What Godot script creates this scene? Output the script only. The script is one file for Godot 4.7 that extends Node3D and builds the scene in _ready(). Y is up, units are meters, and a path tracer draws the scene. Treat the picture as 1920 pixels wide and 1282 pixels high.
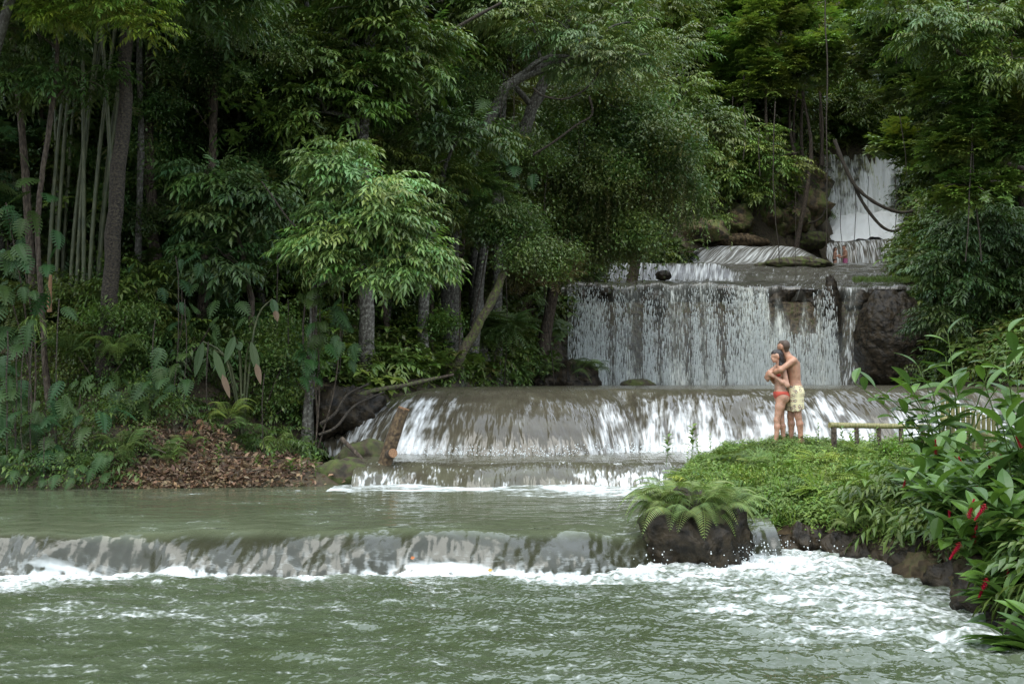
extends Node3D

const EYE := Vector3(0.0, 2.29, 0.0)
const PITCH := 0.0336
var names := {}
var mats := {}
var leaf_mesh := {}
var noise_a := FastNoiseLite.new()
var noise_b := FastNoiseLite.new()
var noise_c := FastNoiseLite.new()


func _ready() -> void:
	var cam := Camera3D.new()
	cam.name = "camera"
	cam.fov = rad_to_deg(2.0 * atan(641.0 / 2200.0))
	cam.near = 0.2
	cam.far = 600.0
	cam.position = EYE
	cam.rotation = Vector3(PITCH, 0, 0)
	add_child(cam)
	cam.current = true
	var env := Environment.new()
	env.background_mode = Environment.BG_SKY
	var sky := Sky.new()
	var sm := ProceduralSkyMaterial.new()
	sm.sky_top_color = Color(0.87, 0.92, 0.99)
	sm.sky_horizon_color = Color(0.91, 0.94, 0.96)
	sm.sky_curve = 0.2
	sm.ground_bottom_color = Color(0.12, 0.14, 0.1)
	sm.ground_horizon_color = Color(0.3, 0.33, 0.28)
	sm.sky_energy_multiplier = 1.0
	sky.sky_material = sm
	env.sky = sky
	env.tonemap_mode = Environment.TONE_MAPPER_LINEAR
	env.tonemap_exposure = 2.3
	env.volumetric_fog_enabled = true
	env.volumetric_fog_density = 0.0
	env.sdfgi_enabled = true
	env.ssao_enabled = true
	env.ssil_enabled = true
	var we := WorldEnvironment.new()
	we.name = "world_environment"
	we.environment = env
	add_child(we)
	var sun := DirectionalLight3D.new()
	sun.name = "sun"
	sun.light_energy = 0.5
	sun.light_angular_distance = 60.0
	sun.sky_mode = DirectionalLight3D.SKY_MODE_LIGHT_ONLY
	sun.light_color = Color(1.0, 0.985, 0.95)
	sun.shadow_enabled = true
	add_child(sun)
	sun.look_at_from_position(Vector3(-4, 20, 9), Vector3.ZERO)

	noise_a.seed = 11
	noise_a.noise_type = FastNoiseLite.TYPE_SIMPLEX_SMOOTH
	noise_a.frequency = 1.0
	noise_a.fractal_octaves = 3
	noise_b.seed = 23
	noise_b.noise_type = FastNoiseLite.TYPE_SIMPLEX_SMOOTH
	noise_b.frequency = 1.0
	noise_b.fractal_type = FastNoiseLite.FRACTAL_NONE
	noise_c.seed = 37
	noise_c.noise_type = FastNoiseLite.TYPE_SIMPLEX_SMOOTH
	noise_c.frequency = 1.0
	noise_c.fractal_type = FastNoiseLite.FRACTAL_RIDGED
	noise_c.fractal_octaves = 3

	make_materials()
	make_leaf_meshes()
	build_terrain()
	build_water()
	build_falls()
	build_rocks()
	build_bank_cover()
	build_forest()
	build_hill()
	build_shaded_bank()
	build_lianas()
	build_fences()
	build_ginger()
	build_people()


# ---------------------------------------------------------------- helpers
func P(px: float, py: float, d: float) -> Vector3:
	# a point of the place: bearing and height as read off the photograph, at a chosen distance
	var u := (px - 960.0) / 2200.0
	var w := -(py - 641.0) / 2200.0
	var c := cos(PITCH)
	var s := sin(PITCH)
	var y := w * c + s
	var z := w * s - c
	return EYE + Vector3(u, y, z) * (d / -z)


func lin(r: float, g: float, b: float, a := 1.0) -> Color:
	var c := Color(r, g, b).linear_to_srgb()
	c.a = a
	return c


func sstep(a: float, b: float, x: float) -> float:
	return smoothstep(a, b, x)


func numbered(called: String) -> String:
	if not names.has(called):
		names[called] = 0
		return called
	names[called] += 1
	return "%s_%03d" % [called, names[called]]


func tag(o: Node3D, label: String, category := "", group := "", kind := "") -> void:
	if label:
		o.set_meta("label", label)
	if category:
		o.set_meta("category", category)
	if group:
		o.set_meta("group", group)
	if kind:
		o.set_meta("kind", kind)


func thing(called: String, at: Vector3, label: String, category: String, group := "") -> Node3D:
	var o := Node3D.new()
	o.name = numbered(called)
	add_child(o)
	o.position = at
	tag(o, label, category, group)
	return o


func part(called: String, mesh: Mesh, mat: Material, parent: Node3D, at := Vector3.ZERO) -> MeshInstance3D:
	var o := MeshInstance3D.new()
	o.name = called if parent != self else numbered(called)
	o.mesh = mesh
	o.material_override = mat
	parent.add_child(o, true)
	o.position = at
	return o


func scatter(called: String, mesh: Mesh, mat: Material, xf: Array, cols: PackedColorArray, parent: Node3D, kind := "stuff") -> MultiMeshInstance3D:
	var mm := MultiMesh.new()
	mm.transform_format = MultiMesh.TRANSFORM_3D
	mm.use_colors = true
	mm.mesh = mesh
	mm.instance_count = xf.size()
	for i in xf.size():
		mm.set_instance_transform(i, xf[i])
		mm.set_instance_color(i, cols[i])
	var o := MultiMeshInstance3D.new()
	o.name = called if parent != self else numbered(called)
	o.multimesh = mm
	o.material_override = mat
	parent.add_child(o, true)
	if kind:
		o.set_meta("kind", kind)
	return o


class MB:
	var v := PackedVector3Array()
	var n := PackedVector3Array()
	var uv := PackedVector2Array()
	var c := PackedColorArray()
	var idx := PackedInt32Array()

	func add(p: Vector3, nn: Vector3, t: Vector2, col: Color) -> int:
		v.append(p)
		n.append(nn)
		uv.append(t)
		c.append(col)
		return v.size() - 1

	func tri(p0: Vector3, p1: Vector3, p2: Vector3, col: Color, nn := Vector3.ZERO) -> void:
		if nn == Vector3.ZERO:
			nn = (p2 - p0).cross(p1 - p0).normalized()
		var k := v.size()
		v.append(p0)
		v.append(p1)
		v.append(p2)
		for j in 3:
			n.append(nn)
			uv.append(Vector2.ZERO)
			c.append(col)
			idx.append(k + j)

	func smooth() -> void:
		for j in n.size():
			n[j] = Vector3.ZERO
		for j in range(0, idx.size(), 3):
			var a := idx[j]
			var b := idx[j + 1]
			var d := idx[j + 2]
			var f := (v[d] - v[a]).cross(v[b] - v[a])
			n[a] += f
			n[b] += f
			n[d] += f
		for j in n.size():
			n[j] = n[j].normalized() if n[j].length() > 1e-12 else Vector3.UP

	func mesh() -> ArrayMesh:
		var arr := []
		arr.resize(Mesh.ARRAY_MAX)
		arr[Mesh.ARRAY_VERTEX] = v
		arr[Mesh.ARRAY_NORMAL] = n
		arr[Mesh.ARRAY_TEX_UV] = uv
		arr[Mesh.ARRAY_COLOR] = c
		arr[Mesh.ARRAY_INDEX] = idx
		var m := ArrayMesh.new()
		m.add_surface_from_arrays(Mesh.PRIMITIVE_TRIANGLES, arr)
		return m


func spline(pts: Array, each := 4) -> Array:
	# Catmull-Rom through the points
	var out := []
	for i in pts.size() - 1:
		var p0: Vector3 = pts[maxi(i - 1, 0)]
		var p1: Vector3 = pts[i]
		var p2: Vector3 = pts[i + 1]
		var p3: Vector3 = pts[mini(i + 2, pts.size() - 1)]
		for k in each:
			out.append(p1.cubic_interpolate(p2, p0, p3, float(k) / each))
	out.append(pts[-1])
	return out


func tube(mb: MB, pts: Array, r0: float, r1: float, sides := 8, rough := 0.0, cap := true, col := Color.WHITE, flare := 0.0) -> void:
	var total := pts.size()
	var t0: Vector3 = (pts[1] - pts[0]).normalized()
	var side := t0.cross(Vector3(0.31, 0.17, 0.93)).normalized()
	var first := mb.v.size()
	var along := 0.0
	for i in total:
		var p: Vector3 = pts[i]
		var t: Vector3 = (pts[mini(i + 1, total - 1)] - pts[maxi(i - 1, 0)]).normalized()
		side = (side - t * side.dot(t)).normalized()
		var up := t.cross(side)
		var f := float(i) / (total - 1)
		var r := lerpf(r0, r1, f) + flare * r0 * exp(-f * 14.0)
		if i > 0:
			along += p.distance_to(pts[i - 1])
		for j in sides + 1:
			var a := TAU * (j % sides) / sides
			var o := side * cos(a) + up * sin(a)
			var rr := r
			if rough > 0.0:
				rr *= 1.0 + rough * noise_a.get_noise_3d((p.x + o.x * r) * 2.3, (p.y + o.y * r) * 0.9, (p.z + o.z * r) * 2.3)
			mb.add(p + o * rr, o, Vector2(float(j) / sides, along), col)
	for i in total - 1:
		for j in sides:
			var a := first + i * (sides + 1) + j
			var b := a + sides + 1
			mb.idx.append_array([a, b, a + 1, a + 1, b, b + 1])
	if cap:
		for e in [0, total - 1]:
			var p: Vector3 = pts[e]
			var t: Vector3 = (pts[1] - pts[0] if e == 0 else pts[-1] - pts[-2]).normalized() * (-1.0 if e == 0 else 1.0)
			var k := mb.add(p, t, Vector2.ZERO, col)
			for j in sides:
				var a: int = first + e * (sides + 1) + j
				var q0 := mb.add(mb.v[a], t, Vector2.ZERO, col)
				var q1 := mb.add(mb.v[a + 1], t, Vector2.ZERO, col)
				if e == 0:
					mb.idx.append_array([k, q0, q1])
				else:
					mb.idx.append_array([k, q1, q0])


func leaf(mb: MB, at: Vector3, dir: Vector3, up: Vector3, length: float, width: float, droop: float, col: Color, fold := 0.25, segs := 1, widest := 0.42) -> void:
	# a folded, drooping blade with a midrib
	dir = dir.normalized()
	var side := dir.cross(up).normalized()
	up = side.cross(dir).normalized()
	var pl := at
	var pr := at
	var pc := at
	for s in segs + 1:
		var f := (s + 1.0) / (segs + 1.0)
		var w := width * 0.5 * (pow(sin(PI * pow(f, log(0.5) / log(widest))), 0.8) if f < 1.0 else 0.0)
		var c := at + dir * length * f * (1.0 - 0.12 * droop * f) - Vector3.UP * (droop * length * f * f * 0.55)
		var l := c + side * w + up * (w * fold)
		var r := c - side * w + up * (w * fold)
		if s == 0:
			mb.tri(pc, l, c, col)
			mb.tri(pc, c, r, col)
		elif f >= 1.0:
			mb.tri(pl, c, pc, col)
			mb.tri(pc, c, pr, col)
		else:
			mb.tri(pl, l, c, col)
			mb.tri(pl, c, pc, col)
			mb.tri(pc, c, r, col)
			mb.tri(pc, r, pr, col)
		pl = l
		pr = r
		pc = c


func grid(nu: int, nv: int, fn: Callable, flip := false) -> MB:
	var mb := MB.new()
	for j in nv + 1:
		for i in nu + 1:
			var u := float(i) / nu
			var w := float(j) / nv
			mb.add(fn.call(u, w), Vector3.UP, Vector2(u, w), Color.WHITE)
	for j in nv:
		for i in nu:
			var a := j * (nu + 1) + i
			var b := a + nu + 1
			if flip:
				mb.idx.append_array([a, b, a + 1, a + 1, b, b + 1])
			else:
				mb.idx.append_array([a, a + 1, b, a + 1, b + 1, b])
	mb.smooth()
	return mb


func rock_mesh(radii: Vector3, rough: float, freq: float, seed_at: Vector3, seg := 28, flat_base := -9.0) -> ArrayMesh:
	var mb := MB.new()
	var rings := seg / 2
	for j in rings + 1:
		var a := PI * j / rings
		for i in seg + 1:
			var b := TAU * (i % seg) / seg
			var d := Vector3(sin(a) * cos(b), cos(a), sin(a) * sin(b))
			var q := d * radii * freq + seed_at
			var k := 1.0 + rough * (noise_a.get_noise_3dv(q) + 0.6 * absf(noise_b.get_noise_3dv(q * 2.3)) + 0.25 * noise_b.get_noise_3dv(q * 6.0))
			var p := d * radii * k
			p.y = maxf(p.y, flat_base)
			mb.add(p, d, Vector2(float(i) / seg, float(j) / rings), Color.WHITE)
	for j in rings:
		for i in seg:
			var a := j * (seg + 1) + i
			var b := a + seg + 1
			mb.idx.append_array([a, b, a + 1, a + 1, b, b + 1])
	mb.smooth()
	# close the seam
	for j in rings + 1:
		var a := j * (seg + 1)
		var nn := (mb.n[a] + mb.n[a + seg]).normalized()
		mb.n[a] = nn
		mb.n[a + seg] = nn
	return mb.mesh()


# ---------------------------------------------------------------- materials
func noise_tex(sd: int, freq: float, colors: Array, offsets: Array, size := 256, type := FastNoiseLite.TYPE_SIMPLEX_SMOOTH) -> NoiseTexture2D:
	var t := NoiseTexture2D.new()
	var n := FastNoiseLite.new()
	n.seed = sd
	n.noise_type = type
	n.frequency = freq
	n.fractal_octaves = 5
	t.noise = n
	t.width = size
	t.height = size
	t.seamless = true
	if colors:
		var g := Gradient.new()
		g.offsets = PackedFloat32Array(offsets)
		g.colors = PackedColorArray(colors)
		t.color_ramp = g
	return t


func std(called: String, col: Color, rough: float, spec := 0.5) -> StandardMaterial3D:
	var m := StandardMaterial3D.new()
	m.resource_name = called
	m.albedo_color = col
	m.roughness = rough
	m.metallic_specular = spec
	mats[called] = m
	return m


func tri_mat(called: String, tex: Texture2D, bump: Texture2D, scale: Vector3, bump_cm: float, rough: float, world := true) -> StandardMaterial3D:
	var m := std(called, Color.WHITE, rough)
	m.albedo_texture = tex
	m.uv1_triplanar = true
	m.uv1_world_triplanar = world
	m.uv1_scale = scale
	if bump:
		m.heightmap_enabled = true
		m.heightmap_texture = bump
		m.heightmap_scale = bump_cm
	return m


func leaf_mat(called: String, rough: float, back := 0.55) -> StandardMaterial3D:
	var m := std(called, Color.WHITE, rough)
	m.vertex_color_use_as_albedo = true
	m.backlight_enabled = true
	m.backlight = lin(back, back * 1.0, back * 0.55)
	m.cull_mode = BaseMaterial3D.CULL_DISABLED
	return m


func make_materials() -> void:
	leaf_mat("leaf", 0.42)
	leaf_mat("leaf_glossy", 0.38, 0.5)
	leaf_mat("leaf_soft", 0.6, 0.5)
	leaf_mat("litter", 0.8, 0.15)
	leaf_mat("petal", 0.5, 0.3)
	var grain := noise_tex(3, 0.05, [], [], 256)
	var lumps := noise_tex(4, 0.02, [], [], 256)
	var bark := noise_tex(5, 0.03, [lin(0.026, 0.019, 0.013), lin(0.07, 0.051, 0.034), lin(0.12, 0.098, 0.072)], [0.25, 0.55, 0.8])
	tri_mat("bark_brown", bark, grain, Vector3(2.2, 0.7, 2.2), 2.5, 0.9)
	var logb := noise_tex(19, 0.03, [lin(0.03, 0.02, 0.011), lin(0.085, 0.055, 0.028), lin(0.14, 0.10, 0.05)], [0.25, 0.5, 0.8])
	tri_mat("log_bark", logb, grain, Vector3(1.6, 1.0, 1.6), 2.0, 0.9)
	var vine_bark := noise_tex(18, 0.04, [lin(0.014, 0.011, 0.008), lin(0.04, 0.031, 0.021), lin(0.07, 0.06, 0.035)], [0.25, 0.55, 0.8])
	tri_mat("bark_liana", vine_bark, grain, Vector3(1.6, 1.6, 1.6), 2.5, 0.9)
	var grey := noise_tex(6, 0.028, [lin(0.03, 0.027, 0.021), lin(0.07, 0.064, 0.052), lin(0.095, 0.092, 0.074), lin(0.2, 0.2, 0.17)], [0.2, 0.45, 0.62, 0.76])
	tri_mat("bark_grey", grey, grain, Vector3(2.0, 1.2, 2.0), 1.6, 0.9)
	var mossbark := noise_tex(7, 0.025, [lin(0.04, 0.032, 0.022), lin(0.09, 0.07, 0.045), lin(0.055, 0.075, 0.018), lin(0.11, 0.14, 0.03)], [0.3, 0.48, 0.58, 0.8])
	tri_mat("bark_moss", mossbark, grain, Vector3(1.4, 1.1, 1.4), 2.5, 0.95)
	var rock := noise_tex(8, 0.02, [lin(0.018, 0.014, 0.009), lin(0.05, 0.036, 0.021), lin(0.10, 0.072, 0.04), lin(0.16, 0.12, 0.072)], [0.2, 0.42, 0.62, 0.85])
	tri_mat("rock", rock, lumps, Vector3(0.8, 0.8, 0.8), 7.0, 0.85)
	var wet := noise_tex(9, 0.02, [lin(0.009, 0.008, 0.006), lin(0.026, 0.021, 0.014), lin(0.055, 0.042, 0.026)], [0.25, 0.5, 0.8])
	tri_mat("rock_wet", wet, lumps, Vector3(0.9, 0.8, 0.9), 6.0, 0.5)
	var brown := noise_tex(17, 0.012, [lin(0.016, 0.012, 0.007), lin(0.04, 0.029, 0.016), lin(0.075, 0.055, 0.03), lin(0.05, 0.052, 0.02)], [0.25, 0.45, 0.62, 0.8])
	tri_mat("rock_brown", brown, lumps, Vector3(0.7, 0.7, 0.7), 7.0, 0.8).metallic_specular = 0.3
	mats.rock_wet.metallic_specular = 0.3
	mats.rock.metallic_specular = 0.3
	var mossrock := noise_tex(10, 0.018, [lin(0.022, 0.018, 0.012), lin(0.06, 0.044, 0.027), lin(0.045, 0.06, 0.014), lin(0.085, 0.105, 0.024)], [0.3, 0.48, 0.6, 0.85])
	tri_mat("rock_moss", mossrock, lumps, Vector3(0.6, 0.6, 0.6), 6.0, 0.95)
	var cliff := noise_tex(12, 0.02, [lin(0.03, 0.024, 0.015), lin(0.10, 0.07, 0.036), lin(0.18, 0.125, 0.065), lin(0.06, 0.075, 0.018), lin(0.12, 0.15, 0.03)], [0.28, 0.42, 0.52, 0.6, 0.8])
	tri_mat("cliff", cliff, lumps, Vector3(0.22, 0.22, 0.22), 20.0, 0.9)
	var soil := noise_tex(13, 0.03, [lin(0.022, 0.017, 0.011), lin(0.055, 0.042, 0.026), lin(0.10, 0.075, 0.045), lin(0.05, 0.06, 0.02)], [0.2, 0.45, 0.6, 0.8])
	tri_mat("soil", soil, grain, Vector3(0.5, 0.5, 0.5), 5.0, 0.95)
	var bamboo := noise_tex(14, 0.03, [lin(0.10, 0.10, 0.03), lin(0.20, 0.19, 0.07), lin(0.30, 0.26, 0.12)], [0.25, 0.5, 0.8])
	tri_mat("bamboo", bamboo, grain, Vector3(3.0, 0.5, 3.0), 0.4, 0.5)
	var bamboo2 := noise_tex(15, 0.03, [lin(0.03, 0.04, 0.014), lin(0.06, 0.072, 0.028), lin(0.105, 0.11, 0.052)], [0.25, 0.5, 0.8])
	tri_mat("bamboo_green", bamboo2, grain, Vector3(2.0, 0.4, 2.0), 0.4, 0.55)
	var cut := noise_tex(16, 0.05, [lin(0.14, 0.07, 0.035), lin(0.24, 0.13, 0.065), lin(0.30, 0.19, 0.10)], [0.3, 0.55, 0.8])
	tri_mat("cut_wood", cut, grain, Vector3(3, 3, 3), 0.6, 0.85)
	std("water_drop", lin(0.82, 0.86, 0.86), 0.35)
	var d := leaf_mat("spray", 0.4, 0.6)
	d.backlight = lin(0.6, 0.6, 0.6)


# ---------------------------------------------------------------- leaf clusters
func shade(rng: RandomNumberGenerator, amount := 0.22) -> Color:
	var k := 1.0 + rng.randf_range(-amount, amount)
	return Color(k * rng.randf_range(0.85, 1.2), k, k * rng.randf_range(0.75, 1.15))


func make_leaf_meshes() -> void:
	for variant in 3:
		var rng := RandomNumberGenerator.new()
		rng.seed = 100 + variant
		# spray: a twig with pointed drooping leaves, along +x
		var mb := MB.new()
		for i in 13:
			var t := 0.08 + 0.92 * i / 12.0
			var sgn := 1.0 if i % 2 else -1.0
			var at := Vector3(t * 0.5, 0.05 * sin(t * 3.0) - 0.1 * t * t, rng.randf_range(-0.03, 0.03))
			var dir := Vector3(0.55, rng.randf_range(-0.5, 0.15), sgn * rng.randf_range(0.5, 1.0))
			if i == 12:
				dir = Vector3(1, -0.3, 0)
			leaf(mb, at, dir, Vector3(rng.randf_range(-0.3, 0.3), 1, rng.randf_range(-0.3, 0.3)), rng.randf_range(0.12, 0.2), rng.randf_range(0.045, 0.065), rng.randf_range(0.3, 1.1), shade(rng))
		leaf_mesh["spray%d" % variant] = mb.mesh()
		# rosettes of broad leaves at the twig ends
		mb = MB.new()
		for k in 4:
			var c := Vector3(rng.randf_range(0.05, 0.5), rng.randf_range(-0.06, 0.14), rng.randf_range(-0.28, 0.28))
			for i in 8:
				var a := TAU * i / 8.0 + rng.randf_range(-0.3, 0.3)
				leaf(mb, c, Vector3(cos(a), rng.randf_range(0.05, 0.55), sin(a)), Vector3.UP, rng.randf_range(0.15, 0.23), rng.randf_range(0.07, 0.1), rng.randf_range(0.2, 0.9), shade(rng, 0.18), 0.2, 1, 0.62)
		leaf_mesh["rosette%d" % variant] = mb.mesh()
		# fine: many small leaves
		mb = MB.new()
		for i in 40:
			var p := Vector3(rng.randfn(0.2, 0.17), rng.randfn(0, 0.1), rng.randfn(0, 0.17))
			leaf(mb, p, Vector3(rng.randf_range(-0.4, 1), rng.randf_range(-0.7, 0.3), rng.randf_range(-1, 1)), Vector3(rng.randf_range(-0.4, 0.4), 1, rng.randf_range(-0.4, 0.4)), rng.randf_range(0.06, 0.1), rng.randf_range(0.032, 0.048), rng.randf_range(0, 0.8), shade(rng))
		leaf_mesh["fine%d" % variant] = mb.mesh()
		# pinnate: feathered compound leaves
		mb = MB.new()
		for k in 3:
			var a0 := rng.randf_range(-0.9, 0.9)
			var ax := Vector3(cos(a0), 0.1, sin(a0))
			var sd := ax.cross(Vector3.UP).normalized()
			for i in 9:
				var t := 0.12 + 0.5 * i / 8.0
				for sgn in [-1.0, 1.0]:
					var at := ax * t + Vector3.DOWN * (t * t * 0.45) + Vector3(0, 0.03 * k, 0)
					leaf(mb, at, sd * sgn + ax * 0.55 + Vector3(0, -0.15, 0), Vector3.UP, 0.15 * (1.0 - 0.4 * absf(t - 0.35)), 0.042, 0.4, shade(rng, 0.15))
		leaf_mesh["pinnate%d" % variant] = mb.mesh()
		# vine: a hanging strand with small leaves
		mb = MB.new()
		var p0 := Vector3.ZERO
		for i in 26:
			p0 += Vector3(rng.randf_range(-0.03, 0.03), -0.055, rng.randf_range(-0.03, 0.03))
			for k in 2:
				leaf(mb, p0, Vector3(rng.randf_range(-1, 1), rng.randf_range(-0.9, 0.2), rng.randf_range(-1, 1)), Vector3(rng.randf_range(-0.6, 0.6), 1, rng.randf_range(-0.6, 0.6)), rng.randf_range(0.06, 0.11), rng.randf_range(0.035, 0.055), 0.6, shade(rng))
		leaf_mesh["vine%d" % variant] = mb.mesh()
		# herb: a small ground plant
		mb = MB.new()
		for i in 16:
			var a := rng.randf() * TAU
			var h := rng.randf_range(0.02, 0.13)
			leaf(mb, Vector3(cos(a) * 0.02, h, sin(a) * 0.02), Vector3(cos(a), rng.randf_range(-0.1, 0.7), sin(a)), Vector3.UP, rng.randf_range(0.032, 0.066), rng.randf_range(0.014, 0.026), 0.5, shade(rng, 0.25))
		leaf_mesh["herb%d" % variant] = mb.mesh()
		# grass tuft
		mb = MB.new()
		for i in 12:
			var a := rng.randf() * TAU
			var lean := rng.randf_range(0.1, 0.6)
			leaf(mb, Vector3(rng.randf_range(-0.03, 0.03), 0, rng.randf_range(-0.03, 0.03)), Vector3(cos(a) * lean, 1, sin(a) * lean), Vector3(cos(a), 0.2, sin(a)), rng.randf_range(0.08, 0.2), 0.009, rng.randf_range(0.1, 0.6), shade(rng), 0.3, 2, 0.35)
		leaf_mesh["grass%d" % variant] = mb.mesh()
		# fern frond along +x
		mb = MB.new()
		var rib := []
		for i in 13:
			var t := i / 12.0
			rib.append(Vector3(t * 0.8 - 0.1 * t * t, 0.26 * sin(t * 2.5) - 0.34 * t * t, 0.06 * (variant - 1) * t * t))
		tube(mb, rib, 0.006, 0.002, 4, 0.0, false, Color(1.3, 1.2, 0.8))
		for i in range(1, 26):
			var t := i / 26.0
			var k := t * 12.0
			var at: Vector3 = rib[int(k)].lerp(rib[mini(int(k) + 1, 12)], fposmod(k, 1.0))
			var ln := 0.25 * pow(sin(PI * pow(t, 0.5)), 0.8) + 0.012
			for sgn in [-1.0, 1.0]:
				leaf(mb, at, Vector3(0.45, -0.12, sgn), Vector3.UP, ln, 0.021, 0.5, shade(rng, 0.25), 0.15, 2, 0.3)
		leaf_mesh["frond%d" % variant] = mb.mesh()
		# lobed climbing leaf, hanging, along +x and down
		mb = MB.new()
		lobed(mb, rng, 0.5)
		leaf_mesh["lobed%d" % variant] = mb.mesh()
		# dead curled leaf
		mb = MB.new()
		leaf(mb, Vector3.ZERO, Vector3.RIGHT, Vector3.UP, 0.15, 0.07, rng.randf_range(-0.6, 0.7), Color.WHITE, rng.randf_range(-0.8, 0.9), 2)
		leaf_mesh["dead%d" % variant] = mb.mesh()
		# long strap tuft
		mb = MB.new()
		for i in 26:
			var a := rng.randf() * TAU
			leaf(mb, Vector3.ZERO, Vector3(cos(a), rng.randf_range(0.1, 1.6), sin(a)), Vector3.UP, rng.randf_range(0.5, 0.9), 0.028, rng.randf_range(0.9, 1.7), shade(rng), 0.3, 4, 0.35)
		leaf_mesh["strap%d" % variant] = mb.mesh()


func lobed(mb: MB, rng: RandomNumberGenerator, size: float) -> void:
	# a deeply cut leaf: fingers on both sides of a midrib that droops
	var steps := 8
	var c := shade(rng, 0.1)
	for i in steps:
		var t0 := float(i) / steps
		var t1 := float(i + 1) / steps
		var p0 := Vector3(t0 * size, -0.35 * size * t0 * t0, 0)
		var p1 := Vector3(t1 * size, -0.35 * size * t1 * t1, 0)
		var tm := (t0 + t1) * 0.5
		var w := size * 0.42 * pow(sin(PI * (0.1 + 0.88 * pow(tm, 0.75))), 0.8)
		for sgn in [-1.0, 1.0]:
			var a := p0 + Vector3(size * 0.10, -w * 0.25 * tm, sgn * w * 0.98)
			var b := p1 + Vector3(size * 0.07, -w * 0.28 * tm, sgn * w * 0.92)
			var m0 := p0 + Vector3(0.01, 0.03 * size, sgn * w * 0.4)
			var m1 := p1 + Vector3(-0.005, 0.03 * size, sgn * w * 0.4)
			if sgn > 0:
				mb.tri(p0, m0, p1, c)
				mb.tri(p1, m0, m1, c)
				mb.tri(m0, a, m1.lerp(m0, 0.25), c)
				mb.tri(m1.lerp(m0, 0.25), a, b.lerp(a, 0.45), c)
			else:
				mb.tri(p0, p1, m0, c)
				mb.tri(p1, m1, m0, c)
				mb.tri(m0, m1.lerp(m0, 0.25), a, c)
				mb.tri(m1.lerp(m0, 0.25), b.lerp(a, 0.45), a, c)


# ---------------------------------------------------------------- terrain
# outlines in metres: x, distance from the camera's foot (towards -z)
var land_a := PackedVector2Array([Vector2(-60, 19.0), Vector2(-12, 19.1), Vector2(-8, 19.3), Vector2(-5.5, 19.35), Vector2(-4, 19.5), Vector2(-2.95, 19.7), Vector2(-2.65, 20.3), Vector2(-2.9, 21.2), Vector2(-3.3, 22.2), Vector2(-3.9, 23.2), Vector2(-3.9, 24.6), Vector2(-2.9, 25.6), Vector2(-2.0, 28), Vector2(-0.6, 33), Vector2(0.6, 37), Vector2(1.5, 41), Vector2(1.9, 42.6), Vector2(2.6, 45), Vector2(3.6, 49), Vector2(4.6, 55), Vector2(8.6, 61), Vector2(13.5, 65), Vector2(18.6, 70), Vector2(21.0, 75), Vector2(21.2, 79), Vector2(21.2, 170), Vector2(-60, 170)])
var land_b := PackedVector2Array([Vector2(12.2, 22), Vector2(13.2, 30), Vector2(14.0, 37), Vector2(14.3, 41.5), Vector2(14.9, 44), Vector2(16.6, 50), Vector2(20, 60), Vector2(23.6, 67), Vector2(25.8, 73), Vector2(25.8, 79), Vector2(25.8, 170), Vector2(90, 170), Vector2(90, 22)])
var mound := PackedVector2Array([Vector2(2.55, 20.6), Vector2(2.35, 19), Vector2(2.2, 17.6), Vector2(2.3, 16.4), Vector2(2.75, 15.9), Vector2(3.3, 16.05), Vector2(4.0, 16.0), Vector2(4.5, 15.5), Vector2(4.85, 14.7), Vector2(5.0, 13.7), Vector2(5.05, 12.7), Vector2(4.75, 11.0), Vector2(4.35, 9.6), Vector2(4.3, 8.0), Vector2(20, 8.0), Vector2(20, 24), Vector2(12, 22.6), Vector2(7, 22.3), Vector2(4.5, 22.1), Vector2(3.2, 21.3)])


func inside_by(poly: PackedVector2Array, p: Vector2) -> float:
	# how far inside the outline a point lies; negative outside
	var best := 1e9
	var n := poly.size()
	for i in n:
		var q := Geometry2D.get_closest_point_to_segment(p, poly[i], poly[(i + 1) % n])
		best = minf(best, p.distance_squared_to(q))
	return sqrt(best) * (1.0 if Geometry2D.is_point_in_polygon(p, poly) else -1.0)


func level(d: float) -> float:
	if d < 14.6:
		return 0.0
	if d < 19.8:
		return 0.53
	if d < 22.6:
		return 0.93
	if d < 42.3:
		return lerpf(0.93, 2.18, clampf((d - 22.6) / 2.0, 0, 1))
	if d < 71.5:
		return lerpf(5.75, 9.0, clampf((d - 43.0) / 27.0, 0, 1))
	return lerpf(9.0, 11.1, clampf((d - 71.5) / 1.0, 0, 1))


func soft_level(d: float) -> float:
	# the valley side follows the steps loosely
	return lerpf(0.46 + 1.3 * sstep(22.0, 25.5, d), 0.5 * (level(d - 2.5) + level(d + 1.5)), sstep(24.0, 28.0, d))


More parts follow.
